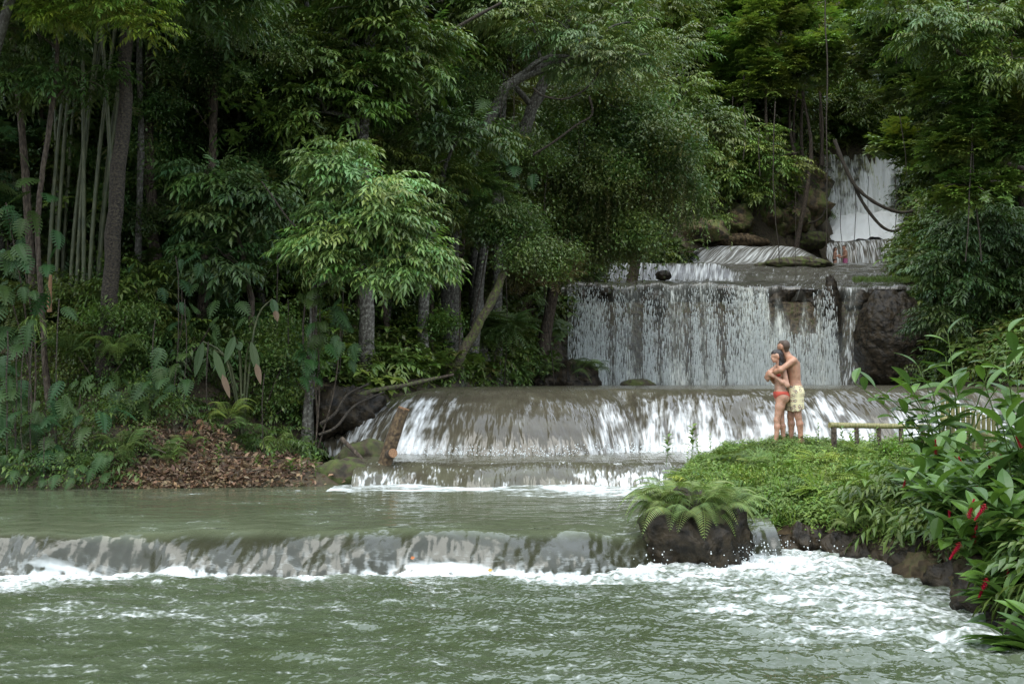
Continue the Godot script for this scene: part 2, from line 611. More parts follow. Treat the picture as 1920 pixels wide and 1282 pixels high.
func ground_y(x: float, d: float) -> float:
	var p := Vector2(x, d)
	var a := inside_by(land_a, p)
	var rough := noise_a.get_noise_2d(x * 0.35, d * 0.35)
	if a > 0.0:
		var h := soft_level(d)
		var bank := 0.12 * sstep(0.0, 0.3, a) + 0.32 * minf(a, 3.2) + 0.1 * rough * sstep(0.1, 0.8, a)
		if d > 26.0:
			bank += 0.14 * maxf(0.0, a - 2.0) + 0.035 * minf(a, 14.0) * minf(a, 14.0) + 0.9 * maxf(0.0, a - 14.0)
			bank *= lerpf(0.35, 1.0, sstep(26.0, 44.0, d))
			bank += 1.6 * sstep(0.2, 1.6, a) * sstep(34.0, 41.0, d)
		bank += 0.35 * maxf(0.0, d - 48.0) * sstep(0.0, 10.0, a)
		var crag := sstep(58.0, 66.0, d) * sstep(0.0, 2.5, a) * (3.0 + 3.5 * sstep(66.0, 76.0, d))
		return h + bank + crag + rough * 0.35 * sstep(0.2, 2.0, a) * (1.0 + 0.04 * d)
	var b := inside_by(land_b, p)
	if b > 0.0:
		return soft_level(d) + 0.5 * sstep(0, 0.8, b) + 1.5 * sstep(0.5, 3.0, b) + 0.75 * maxf(0.0, b - 2.0) + sstep(46, 60, d) * 1.2 * b + 0.5 * rough + 0.2 * maxf(0.0, d - 70.0)
	if d > 78.9:
		return 17.3 + 0.9 * (d - 78.9)
	var mnd := mound_y(x, d)
	if mnd > -0.5:
		return mnd - 0.25
	# river bed
	return level(d - 0.7) - 0.55


func mound_y(x: float, d: float) -> float:
	var m := inside_by(mound, Vector2(x, d))
	var face := noise_a.get_noise_3d(x * 1.6, d * 1.6, 4.0)
	if m < -0.45:
		return -0.8
	var h := -0.75 + 1.15 * sstep(-0.28 + 0.12 * face, 0.22 + 0.1 * face, m)
	if m > 0.0:
		h += 0.13 * exp(-(pow(x - 4.8, 2.0) + pow(d - 20.5, 2.0)) / 0.7) + (0.06 + 0.48 * sstep(15.4, 21.0, d) + 0.16 * sstep(3.2, 5.0, x)) * sstep(0.0, 0.75, m) + 0.11 * noise_a.get_noise_2d(x * 0.9, d * 0.9) * sstep(0.1, 0.6, m)
		h += 0.35 * sstep(5.2, 7.5, x) * sstep(0.2, 1.5, m) * sstep(18.5, 16.0, d)
	return h


func steps(edges: Array) -> PackedFloat32Array:
	# [from, step, to, step, to ...]
	var out := PackedFloat32Array()
	var x: float = edges[0]
	for k in range(1, edges.size(), 2):
		while x < edges[k + 1] - 1e-3:
			out.append(x)
			x += edges[k]
	out.append(edges[-1])
	return out


func build_terrain() -> void:
	var xs := steps([-70.0, 4.0, -26.0, 1.2, -12.0, 0.35, 14.0, 0.6, 28.0, 1.5, 46.0, 4.0, 90.0])
	var ds := steps([2.0, 1.5, 17.0, 0.25, 27.0, 0.5, 46.0, 0.8, 82.0, 2.0, 120.0, 6.0, 170.0])
	var mb := MB.new()
	for d in ds:
		for x in xs:
			mb.add(Vector3(x, ground_y(x, d), -d), Vector3.UP, Vector2.ZERO, Color.WHITE)
	var w := xs.size()
	for j in ds.size() - 1:
		for i in w - 1:
			var a := j * w + i
			mb.idx.append_array([a, a + w, a + 1, a + 1, a + w, a + w + 1])
	mb.smooth()
	var g := part("ground", mb.mesh(), mats.soil, self)
	tag(g, "dark forest soil of the river banks and jungle hillside", "ground", "", "structure")
	# the grassy bank the couple stands on
	mb = grid(150, 170, func(u: float, v: float):
		var x := lerpf(1.6, 11.0, u)
		var d := lerpf(8.0, 21.9, v)
		var jx := 0.10 * noise_b.get_noise_3d(x * 2.1, d * 2.1, 1.0)
		var jd := 0.10 * noise_b.get_noise_3d(x * 2.1, d * 2.1, 9.0)
		return Vector3(x + jx, mound_y(x, d), -(d + jd)), true)
	var b := part("bank", mb.mesh(), mats.rock, self)
	tag(b, "brown eroded rock and earth bank under the green plants", "bank", "", "structure")


# ---------------------------------------------------------------- water
func img_tex(w: int, h: int, bytes: PackedByteArray) -> ImageTexture:
	return ImageTexture.create_from_image(Image.create_from_data(w, h, false, Image.FORMAT_RGB8, bytes))


func b8(lin_value: float) -> int:
	var c := clampf(lin_value, 0.0, 1.0)
	return int(255.0 * (12.92 * c if c < 0.0031308 else 1.055 * pow(c, 1.0 / 2.4) - 0.055))


func noise_field(sd: int, fx: float, fy: float, w: int, h: int, type := FastNoiseLite.FRACTAL_FBM, octaves := 4) -> PackedByteArray:
	var n := FastNoiseLite.new()
	n.seed = sd
	n.noise_type = FastNoiseLite.TYPE_SIMPLEX_SMOOTH
	n.fractal_type = type
	n.fractal_octaves = octaves
	n.frequency = fx
	# stretched by making a picture of another shape and scaling it
	var hh := maxi(8, int(h * fy / fx))
	var im := n.get_image(w, hh, false, false, true)
	im.resize(w, h, Image.INTERPOLATE_CUBIC)
	im.convert(Image.FORMAT_L8)
	return im.get_data()


func water_mat(called: String, w: int, h: int, col: PackedByteArray, aux: PackedByteArray, bump_cm: float) -> StandardMaterial3D:
	var m := std(called, Color.WHITE, 1.0)
	m.albedo_texture = img_tex(w, h, col)
	var t := img_tex(w, h, aux)
	m.heightmap_enabled = true
	m.heightmap_texture = t
	m.heightmap_scale = bump_cm
	m.roughness_texture = t
	m.roughness_texture_channel = BaseMaterial3D.TEXTURE_CHANNEL_GREEN
	m.texture_repeat = false
	return m


func base_line(x: float) -> float:
	# distance of the foot of the first ledge
	return 14.0 + 0.12 * noise_b.get_noise_2d(x * 0.5, 3.0) - 0.12 * sstep(-0.9, 0.4, x) + 0.35 * sstep(0.3, 1.4, x) + 1.0 * sstep(1.4, 2.3, x)


func pool_foam(x: float, d: float) -> float:
	# how much froth lies on the first pool, before its grain
	var e := base_line(x) - d
	var f := 0.0
	if x < 2.2:
		var wide := 0.42 + 1.5 * sstep(-3.6, -6.0, x) + 1.2 * sstep(-0.6, 1.6, x) + 0.35 * noise_b.get_noise_2d(x * 0.9, 7.0)
		f = 1.15 - 1.05 * sstep(0.0, wide, e)
	var q := Vector2((x - 2.9) / 2.7, (d - 14.6) / 1.9)
	f = maxf(f, 1.2 - 0.85 * q.length())
	q = Vector2((x - 3.7 + 0.15 * (d - 12.0)) / 2.4, (d - 12.2) / 3.0)
	f = maxf(f, 0.70 - 0.5 * q.length_squared())
	q = Vector2((x + 3.5) / 2.6, (d - 11.7) / 1.4)
	f = maxf(f, 0.34 - 0.3 * q.length_squared())
	return f


func build_water() -> void:
	# ---- first pool
	var x0 := -8.5
	var x1 := 6.5
	var d0 := 5.0
	var d1 := 17.0
	var w := 1536
	var h := 1024
	var na := noise_field(41, 0.022, 0.05, w, h)
	var nb := noise_field(42, 0.045, 0.075, w, h, FastNoiseLite.FRACTAL_RIDGED, 4)
	var nc := noise_field(43, 0.007, 0.016, w, h)
	var nd := noise_field(44, 0.12, 0.2, w, h, FastNoiseLite.FRACTAL_FBM, 3)
	var col := PackedByteArray()
	var aux := PackedByteArray()
	col.resize(w * h * 3)
	aux.resize(w * h * 3)
	var lut := PackedInt32Array()
	lut.resize(1024)
	for i in 1024:
		lut[i] = b8(i / 1023.0)
	var coarse := PackedFloat32Array()
	var cw := 192
	var ch := 128
	for j in ch + 1:
		for i in cw + 1:
			coarse.append(pool_foam(lerpf(x0, x1, float(i) / cw), lerpf(d0, d1, float(j) / ch)))
	for j in h:
		for i in w:
			var k := j * w + i
			var cu := i * cw / float(w)
			var cv := j * ch / float(h)
			var ci := int(cu)
			var cj := int(cv)
			var fu := cu - ci
			var fv := cv - cj
			var q := cj * (cw + 1) + ci
			var amount := lerpf(lerpf(coarse[q], coarse[q + 1], fu), lerpf(coarse[q + cw + 1], coarse[q + cw + 2], fu), fv)
			var a := na[k] / 255.0
			var b := nb[k] / 255.0
			var c := nc[k] / 255.0
			var e := nd[k] / 255.0
			var f := smoothstep(0.36, 1.45, amount + (b - 0.5) * 0.7 + (a - 0.5) * 0.85 + (c - 0.5) * 0.6 + (e - 0.5) * 0.6)
			var fleck := smoothstep(0.80, 0.90, b * 0.6 + a * 0.25 + c * 0.3) * 0.1
			f = clampf(f + fleck, 0.0, 1.0)
			var milky := clampf(amount * 0.55 + (c - 0.5) * 0.25, 0.0, 0.6)
			col[k * 3] = lut[int(1023.0 * lerpf(lerpf(0.052, 0.17, milky), 0.74, f))]
			col[k * 3 + 1] = lut[int(1023.0 * lerpf(lerpf(0.068, 0.205, milky), 0.78, f))]
			col[k * 3 + 2] = lut[int(1023.0 * lerpf(lerpf(0.034, 0.15, milky), 0.78, f))]
			aux[k * 3] = int(clampf(255.0 * (0.1 + 0.32 * a + 0.42 * e + 0.16 * b), 0, 255))
			aux[k * 3 + 1] = int(255.0 * lerpf(0.07, 0.6, f))
	water_mat("pool_first", w, h, col, aux, 2.6).metallic_specular = 0.6
	var pool := grid(420, 330, func(u: float, v: float):
		var x := lerpf(x0, x1, u)
		var d := lerpf(d0, d1, v)
		var turmoil := clampf(pool_foam(x, d), 0.0, 1.0)
		var y := 0.048 * noise_a.get_noise_2d(x * 0.75 + 0.3 * d, d * 1.6) + 0.012 * noise_c.get_noise_2d(x * 1.5 - 0.4 * d, d * 3.0)
		y += 0.012 * noise_c.get_noise_2d(x * 4.0 + d, d * 7.0 + 30.0)
		y += turmoil * sstep(-0.1, 0.5, base_line(x) - d + sstep(1.0, 1.6, x)) * (0.055 * noise_c.get_noise_2d(x * 1.5, d * 2.2 + 9.0) + 0.03 * noise_a.get_noise_2d(x * 4.5, d * 6.0) + 0.02)
		y *= 1.0 + 0.9 * sstep(1.0, 4.0, x) * sstep(12.0, 8.0, d)
		return Vector3(x, y, -d), true)
	var o := part("river_water", pool.mesh(), mats.pool_first, self)
	tag(o, "murky green river pool with white froth below the first ledge", "water", "", "structure")
	# ---- second pool, running over the first ledge
	w = 1024
	h = 512
	x0 = -9.0
	x1 = 3.5
	na = noise_field(51, 0.012, 0.06, w, h)
	nb = noise_field(52, 0.03, 0.11, w, h, FastNoiseLite.FRACTAL_RIDGED, 4)
	nc = noise_field(53, 0.006, 0.012, w, h)
	nd = noise_field(54, 0.09, 0.03, w, h, FastNoiseLite.FRACTAL_FBM, 3)
	col = PackedByteArray()
	aux = PackedByteArray()
	col.resize(w * h * 3)
	aux.resize(w * h * 3)
	for j in h:
		# v: 0 at the back of the pool (d 20.3), 0.62 at the lip, 1 at the foot of the ledge
		var v := float(j) / h
		for i in w:
			var k := j * w + i
			var x := lerpf(x0, x1, float(i) / w)
			var a := na[k] / 255.0
			var b := nb[k] / 255.0
			var c := nc[k] / 255.0
			var e := nd[k] / 255.0
			var f := 0.0
			var rocky := 0.0
			if v < 0.62:
				var amount := 0.72 - 0.72 * sstep(0.10, 0.24 + 0.2 * sstep(-1.5, 1.5, x), v) if x > -3.0 else -0.2
				amount = maxf(amount, 0.22 * sstep(-3.5, 1.0, x) * sstep(0.5, 0.2, v))
				f = smoothstep(0.40, 1.0, amount + (b - 0.5) * 0.8 + (a - 0.5) * 0.7 + (c - 0.5) * 0.7)
				f = maxf(f, 0.5 * smoothstep(0.80, 0.9, b * 0.7 + c * 0.3))
			else:
				var t := (v - 0.62) / 0.38
				rocky = sstep(0.1, 0.4, t)
				# broken water low on the ledge
				f = smoothstep(0.42, 0.80, e * 0.8 + 0.3 * (t - 0.5) + (b - 0.5) * 0.3 + 0.3 * (c - 0.5)) * sstep(0.4, 0.9, t) * 0.3
				f = maxf(f, smoothstep(0.50, 0.72, t - 0.25 + (c - 0.5) * 1.3 + (e - 0.5) * 0.5) * 0.9 * sstep(0.7, 0.9, t + 0.3 * (c - 0.5)))
			var milky := clampf((c - 0.45) * 0.7, 0.0, 0.4) + 0.35 * sstep(-3.5, 1.0, x) * sstep(0.4, 0.05, v)
			col[k * 3] = lut[int(1023.0 * clampf(lerpf(lerpf(lerpf(0.088, 0.18, milky), 0.034, rocky), 0.75, f), 0, 1))]
			col[k * 3 + 1] = lut[int(1023.0 * clampf(lerpf(lerpf(lerpf(0.102, 0.215, milky), 0.036, rocky), 0.8, f), 0, 1))]
			col[k * 3 + 2] = lut[int(1023.0 * clampf(lerpf(lerpf(lerpf(0.060, 0.15, milky), 0.020, rocky), 0.8, f), 0, 1))]
			aux[k * 3] = int(clampf(255.0 * (0.3 + (0.35 * a if v < 0.62 else 0.22 * e)), 0, 255))
			aux[k * 3 + 1] = int(255.0 * lerpf(lerpf(0.08, 0.26, rocky), 0.55, f))
	water_mat("pool_second", w, h, col, aux, 3.0).metallic_specular = 0.55
	var ledge := grid(420, 200, func(u: float, v: float):
		var x := lerpf(-9.0, 3.5, u)
		var foot := base_line(x) - 0.15
		var lip := foot + 0.72 + 0.3 * noise_b.get_noise_2d(x * 0.6, 1.0) + 0.08 * noise_b.get_noise_2d(x * 2.4, 6.0)
		# a smooth tongue and a chute beside the rock
		var tongue := exp(-pow((x + 4.55) / 0.42, 2.0))
		var chute := sstep(0.7, 1.5, x)
		if v < 0.62:
			var t: float = v / 0.62
			var d := lerpf(20.4, lip, t)
			var y := 0.53 + 0.008 * noise_a.get_noise_2d(x * 1.0, d * 3.0) + 0.006 * noise_c.get_noise_2d(x * 1.6, d * 5.0)
			y -= (0.05 + 0.05 * tongue + 0.12 * chute - 0.035 * noise_b.get_noise_2d(x * 0.8, 12.0)) * pow(t, 8.0)
			return Vector3(x, y, -d)
		var t: float = (v - 0.62) / 0.38
		var top := 0.48 - 0.05 * tongue - 0.12 * chute + 0.035 * noise_b.get_noise_2d(x * 0.8, 12.0)
		var arc := t * 1.36
		var d := lerpf(lip, foot, lerpf(sin(arc) / sin(1.36), t, tongue))
		var drop := lerpf((1.0 - cos(arc)) / (1.0 - cos(1.36)), t * t * (3.0 - 2.0 * t), tongue)
		var y := lerpf(top, -0.12, drop)
		var grain := 0.014 * noise_a.get_noise_2d(x * 3.0, t * 1.2) + 0.012 * noise_b.get_noise_2d(x * 11.0 + 2.0 * chute * t, t * 3.0)
		grain += 0.07 * noise_b.get_noise_2d(x * 0.9, t * 1.4 + 5.0) + 0.025 * noise_b.get_noise_2d(x * 2.6 + 0.5 * t, t * 0.8 + 15.0)
		return Vector3(x, y + grain * t, -(d - grain * 1.2)), false)
	o = part("river_water", ledge.mesh(), mats.pool_second, self)
	tag(o, "green second pool sliding as dark glossy water over the first ledge", "water", "", "structure")


# ---------------------------------------------------------------- falls
func flow_mat(called: String, w: int, h: int, sd: int, fx: float, fy: float, amount: Callable, dark: Color, mid: Color, white: Color, bump_cm: float, see_through := false, grain := 1.0, soft := 0.95) -> StandardMaterial3D:
	# amount(u, v) gives x: froth, y: how much bare brown film shows, both before the grain of the flow is added
	var na := noise_field(sd, fx, fy, w, h)
	var nb := noise_field(sd + 1, fx * 3.0, fy * 2.6, w, h, FastNoiseLite.FRACTAL_FBM, 3)
	var nc := noise_field(sd + 2, fx * 0.3, fx * 0.3, w, h)
	var cw := 128
	var ch := 64
	var coarse := PackedVector2Array()
	for j in ch + 1:
		for i in cw + 1:
			coarse.append(amount.call(float(i) / cw, float(j) / ch))
	var lut := PackedInt32Array()
	for i in 1024:
		lut.append(b8(i / 1023.0))
	var px := 4 if see_through else 3
	var col := PackedByteArray()
	var aux := PackedByteArray()
	col.resize(w * h * px)
	aux.resize(w * h * 3)
	for j in h:
		var cv := j * ch / float(h)
		var cj := int(cv)
		for i in w:
			var k := j * w + i
			var cu := i * cw / float(w)
			var ci := int(cu)
			var q := cj * (cw + 1) + ci
			var am := coarse[q].lerp(coarse[q + 1], cu - ci).lerp(coarse[q + cw + 1].lerp(coarse[q + cw + 2], cu - ci), cv - cj)
			var a := na[k] / 255.0
			var b := nb[k] / 255.0
			var c := nc[k] / 255.0
			var f := smoothstep(0.28, soft, am.x + (a - 0.5) * 0.8 + (b - 0.5) * grain + (c - 0.5) * 0.35)
			var t := clampf(am.y + (c - 0.5) * 0.8, 0.0, 1.0)
			col[k * px] = lut[int(1023.0 * lerpf(lerpf(dark.r, mid.r, t), white.r, f))]
			col[k * px + 1] = lut[int(1023.0 * lerpf(lerpf(dark.g, mid.g, t), white.g, f))]
			col[k * px + 2] = lut[int(1023.0 * lerpf(lerpf(dark.b, mid.b, t), white.b, f))]
			if see_through:
				col[k * 4 + 3] = int(255.0 * clampf(f * 0.92 + 0.06 * sstep(-0.2, 0.25, am.x), 0.0, 1.0))
			aux[k * 3] = int(clampf(255.0 * (0.2 + 0.35 * a + 0.35 * b + 0.15 * f), 0, 255))
			aux[k * 3 + 1] = int(255.0 * lerpf(0.16, 0.7, f))
	var m := water_mat(called, w, h, aux, aux, bump_cm)
	m.albedo_texture = ImageTexture.create_from_image(Image.create_from_data(w, h, false, Image.FORMAT_RGBA8 if see_through else Image.FORMAT_RGB8, col))
	if see_through:
		m.transparency = BaseMaterial3D.TRANSPARENCY_ALPHA
		m.roughness_texture = null
		m.roughness = 0.6
	return m


func dome_x(u: float) -> float:
	return lerpf(-4.6, 13.0, u)


func dome_base(x: float) -> float:
	var lobe := exp(-pow((x + 0.25) / 2.6, 4.0))
	var second := exp(-pow((x - 5.5) / 2.8, 4.0))
	return 23.6 - 1.75 * lobe - 1.0 * second + 0.15 * noise_b.get_noise_2d(x * 0.8, 2.0)


func build_falls() -> void:
	var film := Color(0.056, 0.049, 0.034)
	var film2 := Color(0.098, 0.090, 0.062)
	var white := Color(0.74, 0.77, 0.77)
	# ---- third pool and the low fall
	flow_mat("low_fall", 768, 384, 61, 0.045, 0.008, func(u: float, v: float):
		var x := lerpf(-2.7, 4.2, u)
		if v < 0.45:
			return Vector2(0.95 - 3.6 * v + 0.3 * sstep(0.5, 2.4, x), 0.55)
		var t: float = (v - 0.45) / 0.55
		var f := 0.12 + 0.45 * sstep(0.35, 0.6, t) * (sstep(0.9, 1.4, x) + 0.5 * sstep(-1.3, -2.2, x)) + 0.12 * sstep(0.5, 1.0, t)
		return Vector2(f - 0.18 * exp(-pow((x - 0.2) / 0.6, 2.0)), 0.4), film, Color(0.11, 0.11, 0.07), white, 3.0)
	var mb := grid(260, 130, func(u: float, v: float):
		var x := lerpf(-2.7, 4.2, u)
		var lip := 20.75 + 0.3 * noise_b.get_noise_2d(x * 0.8, 4.0) - 0.35 * exp(-pow((x + 0.35) / 0.7, 2.0))
		if v < 0.45:
			var t: float = v / 0.45
			var d := lerpf(24.2, lip, t)
			return Vector3(x, 0.93 + 0.012 * noise_a.get_noise_2d(x * 2.0, d * 4.0) - 0.05 * pow(t, 6.0), -d)
		var t: float = (v - 0.45) / 0.55
		var a := t * 1.35
		var d := lip - 0.95 * sin(a)
		var y := 0.88 - 0.52 * (1.0 - cos(a)) / (1.0 - cos(1.35))
		var g := 0.03 * noise_b.get_noise_2d(x * 3.0, t) + 0.014 * noise_b.get_noise_2d(x * 9.0, t * 2.0)
		return Vector3(x, y + g * 0.5 * t, -(d - g * t)))
	var o := part("waterfall_water", mb.mesh(), mats.low_fall, self)
	tag(o, "low brown and white fall at the foot of the domed cascade", "waterfall", "", "structure")
	# ---- the domed cascade and the fourth pool behind it
	flow_mat("dome_fall", 1792, 512, 71, 0.05, 0.006, func(u: float, v: float):
		var x := dome_x(u)
		if v < 0.22:
			return Vector2(0.05 + 0.55 * sstep(0.05, 0.0, v), 0.9)
		var t: float = (v - 0.22) / 0.78
		var xs := x
		var f := 0.04
		f += 0.62 * sstep(0.12, 0.35, t) * exp(-pow((xs + 2.75) / 0.55, 2.0))
		f += 0.60 * sstep(0.2, 0.42, t) * exp(-pow((xs + 1.55) / 0.45, 2.0))
		f += 0.22 * sstep(0.25, 0.6, t) * exp(-pow((xs + 0.85) / 0.35, 2.0))
		f += 0.26 * sstep(0.72, 0.95, t)
		f += 0.5 * sstep(0.35, 0.7, t + 0.25 * (xs - 1.5)) * exp(-pow((xs - 1.75) / 0.55, 2.0))
		f += 0.58 * sstep(0.30, 0.62, t + 0.12 * sin(x * 2.3) + 0.1 * sin(x * 5.1)) * sstep(2.1, 2.8, x)
		f -= 0.3 * exp(-pow((x - 7.05) / 0.25, 2.0))
		return Vector2(f, 0.3 + 0.5 * sstep(0.5, 0.0, t)), film, film2, white, 4.0, false, 0.48, 1.2)
	mb = grid(460, 200, func(u: float, v: float):
		var x := dome_x(u)
		var base := dome_base(x)
		var lip := 25.6 + 0.25 * noise_b.get_noise_2d(x * 0.5, 8.0) - 0.5 * exp(-pow((x + 0.25) / 2.2, 2.0))
		var top := 2.16 - 0.75 * sstep(-1.6, -4.2, x)
		if v < 0.22:
			var t: float = v / 0.22
			var d := lerpf(44.0, lip, t)
			return Vector3(x, top + 0.012 * noise_a.get_noise_2d(x * 1.2, d * 1.5) - 0.02 * pow(t, 6.0), -d)
		var t: float = (v - 0.22) / 0.78
		var a := t * 1.35
		var dome := exp(-pow((x + 0.25) / 2.6, 4.0))
		var fan := lerpf(0.42, 0.2, sstep(0.2, 2.2, x)) * t * ((x + 0.25) * dome + (x - 5.5) * exp(-pow((x - 5.5) / 2.8, 4.0)))
		var d := lip - (lip - base) * sin(a) / sin(1.35)
		var y := lerpf(top - 0.02, 0.80, (1.0 - cos(a)) / (1.0 - cos(1.35)))
		var rough := lerpf(1.0, 0.35, dome)
		var g := rough * (0.10 * noise_b.get_noise_2d(x * 1.1, t * 1.2) + 0.06 * noise_a.get_noise_2d(x * 3.2, t * 2.4)) + 0.014 * noise_b.get_noise_2d(x * 9.0, t * 4.0)
		var seam := 0.22 * exp(-pow((x - 2.3 - 0.3 * t) / 0.18, 2.0))
		return Vector3(x + fan, y + (g * 0.7 - seam * 0.5) * sstep(0.0, 0.3, t), -(d - (g - seam) * sstep(0.0, 0.3, t))))
	o = part("waterfall_water", mb.mesh(), mats.dome_fall, self)
	tag(o, "wide domed cascade of brown film and white streaks behind the couple", "waterfall", "", "structure")
	# ---- the tall curtain fall: wet rock behind, two sheets of falling water
	mb = grid(150, 50, func(u: float, v: float):
		var x := lerpf(0.4, 14.9, u)
		var y := lerpf(5.66, 1.6, v)
		var d := 43.1 + 0.5 * noise_a.get_noise_2d(x * 0.5, y * 0.6) + 0.18 * noise_b.get_noise_2d(x * 2.0, y * 1.3)
		return Vector3(x, y, -d))
	o = part("cliff_wall", mb.mesh(), mats.rock_wet, self)
	tag(o, "black wet rock face behind the tall water curtain", "cliff", "", "structure")
	for layer in 2:
		flow_mat("curtain%d" % layer, 1280, 384, 81 + 10 * layer, 0.07, 0.012, func(u: float, v: float):
			var x := lerpf(2.0, 11.75, u)
			var f := 0.20 + 0.14 * sin(x * 2.1 + 1.0) + 0.12 * sin(x * 4.7) + 0.16 * noise_b.get_noise_2d(x * 1.3, 5.0 + layer) + 0.10 * sstep(0.0, 0.08, v)
			f += 0.34 * sstep(0.62, 1.0, v) + 0.28 * sstep(8.0, 8.8, x) + 0.22 * sstep(3.2, 2.4, x)
			# bare rock shows where the lip juts: by the far end and by the near corner
			f -= 1.1 * sstep(0.66, 0.25, v + 0.35 * absf(x - 10.1) + 0.3 * noise_b.get_noise_2d(x * 2.6, 71.0)) * exp(-pow((x - 10.1) / 1.3, 2.0))
			f -= 0.9 * sstep(0.22, 0.08, v) * exp(-pow((x - 3.0) / 0.6, 4.0))
			return Vector2(f - 0.06 * layer, 0.5), Color(0.34, 0.37, 0.33), Color(0.46, 0.49, 0.44), Color(0.75, 0.78, 0.72), 4.0, true, 0.7, 1.1)
		mb = grid(220, 40, func(u: float, v: float):
			var x := lerpf(2.0, 11.75, u)
			var lip := 42.75 + 0.22 * noise_b.get_noise_2d(x * 0.7, 5.0) + 0.12 * noise_b.get_noise_2d(x * 2.2, 15.0)
			var y := 5.82 + lip_sag(x) * (1.0 - v) - 0.12 * sstep(3.6, 2.2, x) * (1.0 - v) - 3.72 * v
			var d := lip - (0.75 - 0.28 * layer) * sqrt(v) - 0.05 * noise_b.get_noise_2d(x * 4.0, 40.0 + layer) * v
			return Vector3(x, y, -d))
		o = part("waterfall_water", mb.mesh(), mats["curtain%d" % layer], self)
		tag(o, ["tall white curtain of falling water above the dome", "inner sheet of water falling close to the black rock"][layer], "waterfall", "", "structure")
	# drops torn loose from the curtain
	var rng := RandomNumberGenerator.new()
	rng.seed = 5
	var drop := MB.new()
	tube(drop, [Vector3(0, 0.5, 0), Vector3(0, 0.15, 0), Vector3(0, -0.35, 0), Vector3(0, -0.5, 0)], 0.1, 0.02, 5, 0.0, false)
	drop.smooth()
	var xf := []
	var cols := PackedColorArray()
	while xf.size() < 7000:
		var x := rng.randf_range(2.0, 11.7)
		var v := pow(rng.randf(), 0.75)
		if absf(x - 10.1) < 0.8 and v < 0.5:
			continue
		if noise_b.get_noise_2d(x * 1.7, 60.0) < rng.randf_range(-0.7, 0.5):
			continue
		var d := 42.75 - 0.85 * sqrt(v) - rng.randf_range(0.0, 0.25)
		var s := rng.randf_range(0.35, 1.0)
		xf.append(Transform3D(Basis.from_scale(Vector3(0.16 * s, 0.30 * s * (0.4 + v), 0.16 * s)), Vector3(x, 5.8 - 3.7 * v, -d)))
		cols.append(Color(0.8, 0.84, 0.82))
	var sp := scatter("spray", drop.mesh(), mats.spray, xf, cols, self)
	tag(sp, "white drops falling in front of the tall water curtain", "spray", "", "stuff")
	# thin fall on the boulder's flank
	flow_mat("thin_fall", 128, 256, 101, 0.08, 0.012, func(u: float, v: float):
		return Vector2(0.42 - 1.3 * absf(u - 0.5) + 0.15 * v, 0.3), Color(0.5, 0.55, 0.5), Color(0.6, 0.65, 0.6), white, 3.0, true)
	mb = grid(16, 40, func(u: float, v: float):
		var x := 12.35 + (u - 0.5) * (0.8 + 0.5 * v) - 0.35 * v
		return Vector3(x, 5.7 - 3.6 * v, -(42.6 - 0.55 * sqrt(v))))
	o = part("waterfall_water", mb.mesh(), mats.thin_fall, self)
	tag(o, "thin ragged fall beside the big brown boulder", "waterfall", "", "structure")
	# ---- the sliding water above the curtain
	var edge_a := func(d: float) -> float:
		var t := [[42, 1.6], [45, 2.2], [49, 3.2], [55, 4.2], [61, 8.0], [65, 12.6], [70, 18.0], [72, 19.0]]
		for k in t.size() - 1:
			if d <= t[k + 1][0]:
				return lerpf(t[k][1], t[k + 1][1], clampf((d - t[k][0]) / (t[k + 1][0] - t[k][0]), 0, 1))
		return 19.0
	var edge_b := func(d: float) -> float:
		return lerpf(15.2, 27.0, clampf((d - 42.0) / 30.0, 0, 1))
	flow_mat("upper_slide", 1024, 512, 111, 0.09, 0.035, func(u: float, v: float):
		var d := lerpf(72.0, 42.6, v)
		var x := lerpf(edge_a.call(d), edge_b.call(d), u)
		var f := 0.10
		f += 0.45 * sstep(52.6, 51.6, d) * sstep(49.0, 50.2, d) * sstep(10.5, 8.8, x)
		f += 0.42 * sstep(64.0, 62.8, d) * sstep(60.6, 61.4, d) * sstep(17, 15, x)
		f += 0.15 * sstep(60, 50, d) * sstep(8, 11, x)
		return Vector2(f, 0.35), Color(0.06, 0.055, 0.045), Color(0.12, 0.118, 0.10), Color(0.66, 0.69, 0.68), 6.0, false, 0.5, 1.2)
	mb = grid(200, 300, func(u: float, v: float):
		var d := lerpf(72.0, 42.75, v)
		var x := lerpf(edge_a.call(d), edge_b.call(d), u)
		var lip := 0.22 * noise_b.get_noise_2d(x * 0.7, 5.0) + 0.12 * noise_b.get_noise_2d(x * 2.2, 15.0)
		var roll := clampf((43.3 - d) / 0.55, 0.0, 1.0)
		return Vector3(x, upper_y(x, d) + lip_sag(x) * sstep(47.0, 43.5, d) - 0.5 * roll * roll, -(d + 0.55 * roll * roll * roll + (lip + 0.03) * sstep(45.0, 43.3, d))))
	o = part("river_water", mb.mesh(), mats.upper_slide, self)
	tag(o, "grey streaked water sliding down low terraces above the tall curtain", "water", "", "structure")
	# ---- the upper tier and the highest fall
	flow_mat("upper_tier", 512, 128, 121, 0.05, 0.008, func(u: float, v: float):
		return Vector2(0.55 + 0.1 * sin(u * 23.0) - 0.5 * sstep(0.25, 0.12, v) * sstep(0.45, 0.3, u), 0.4), Color(0.10, 0.09, 0.07), Color(0.2, 0.19, 0.14), white, 4.0)
	mb = grid(90, 30, func(u: float, v: float):
		var x := lerpf(19.2, 26.3, u)
		var top := 11.0 + 0.35 * u
		var a: float = v * 1.45
		return Vector3(x, top - 2.35 * (1.0 - cos(a)) / (1.0 - cos(1.45)), -(73.4 - 1.6 * sin(a) + 0.2 * noise_b.get_noise_2d(x * 1.5, v))))
	o = part("waterfall_water", mb.mesh(), mats.upper_tier, self)
	tag(o, "short streaked fall beside the far couple", "waterfall", "", "structure")
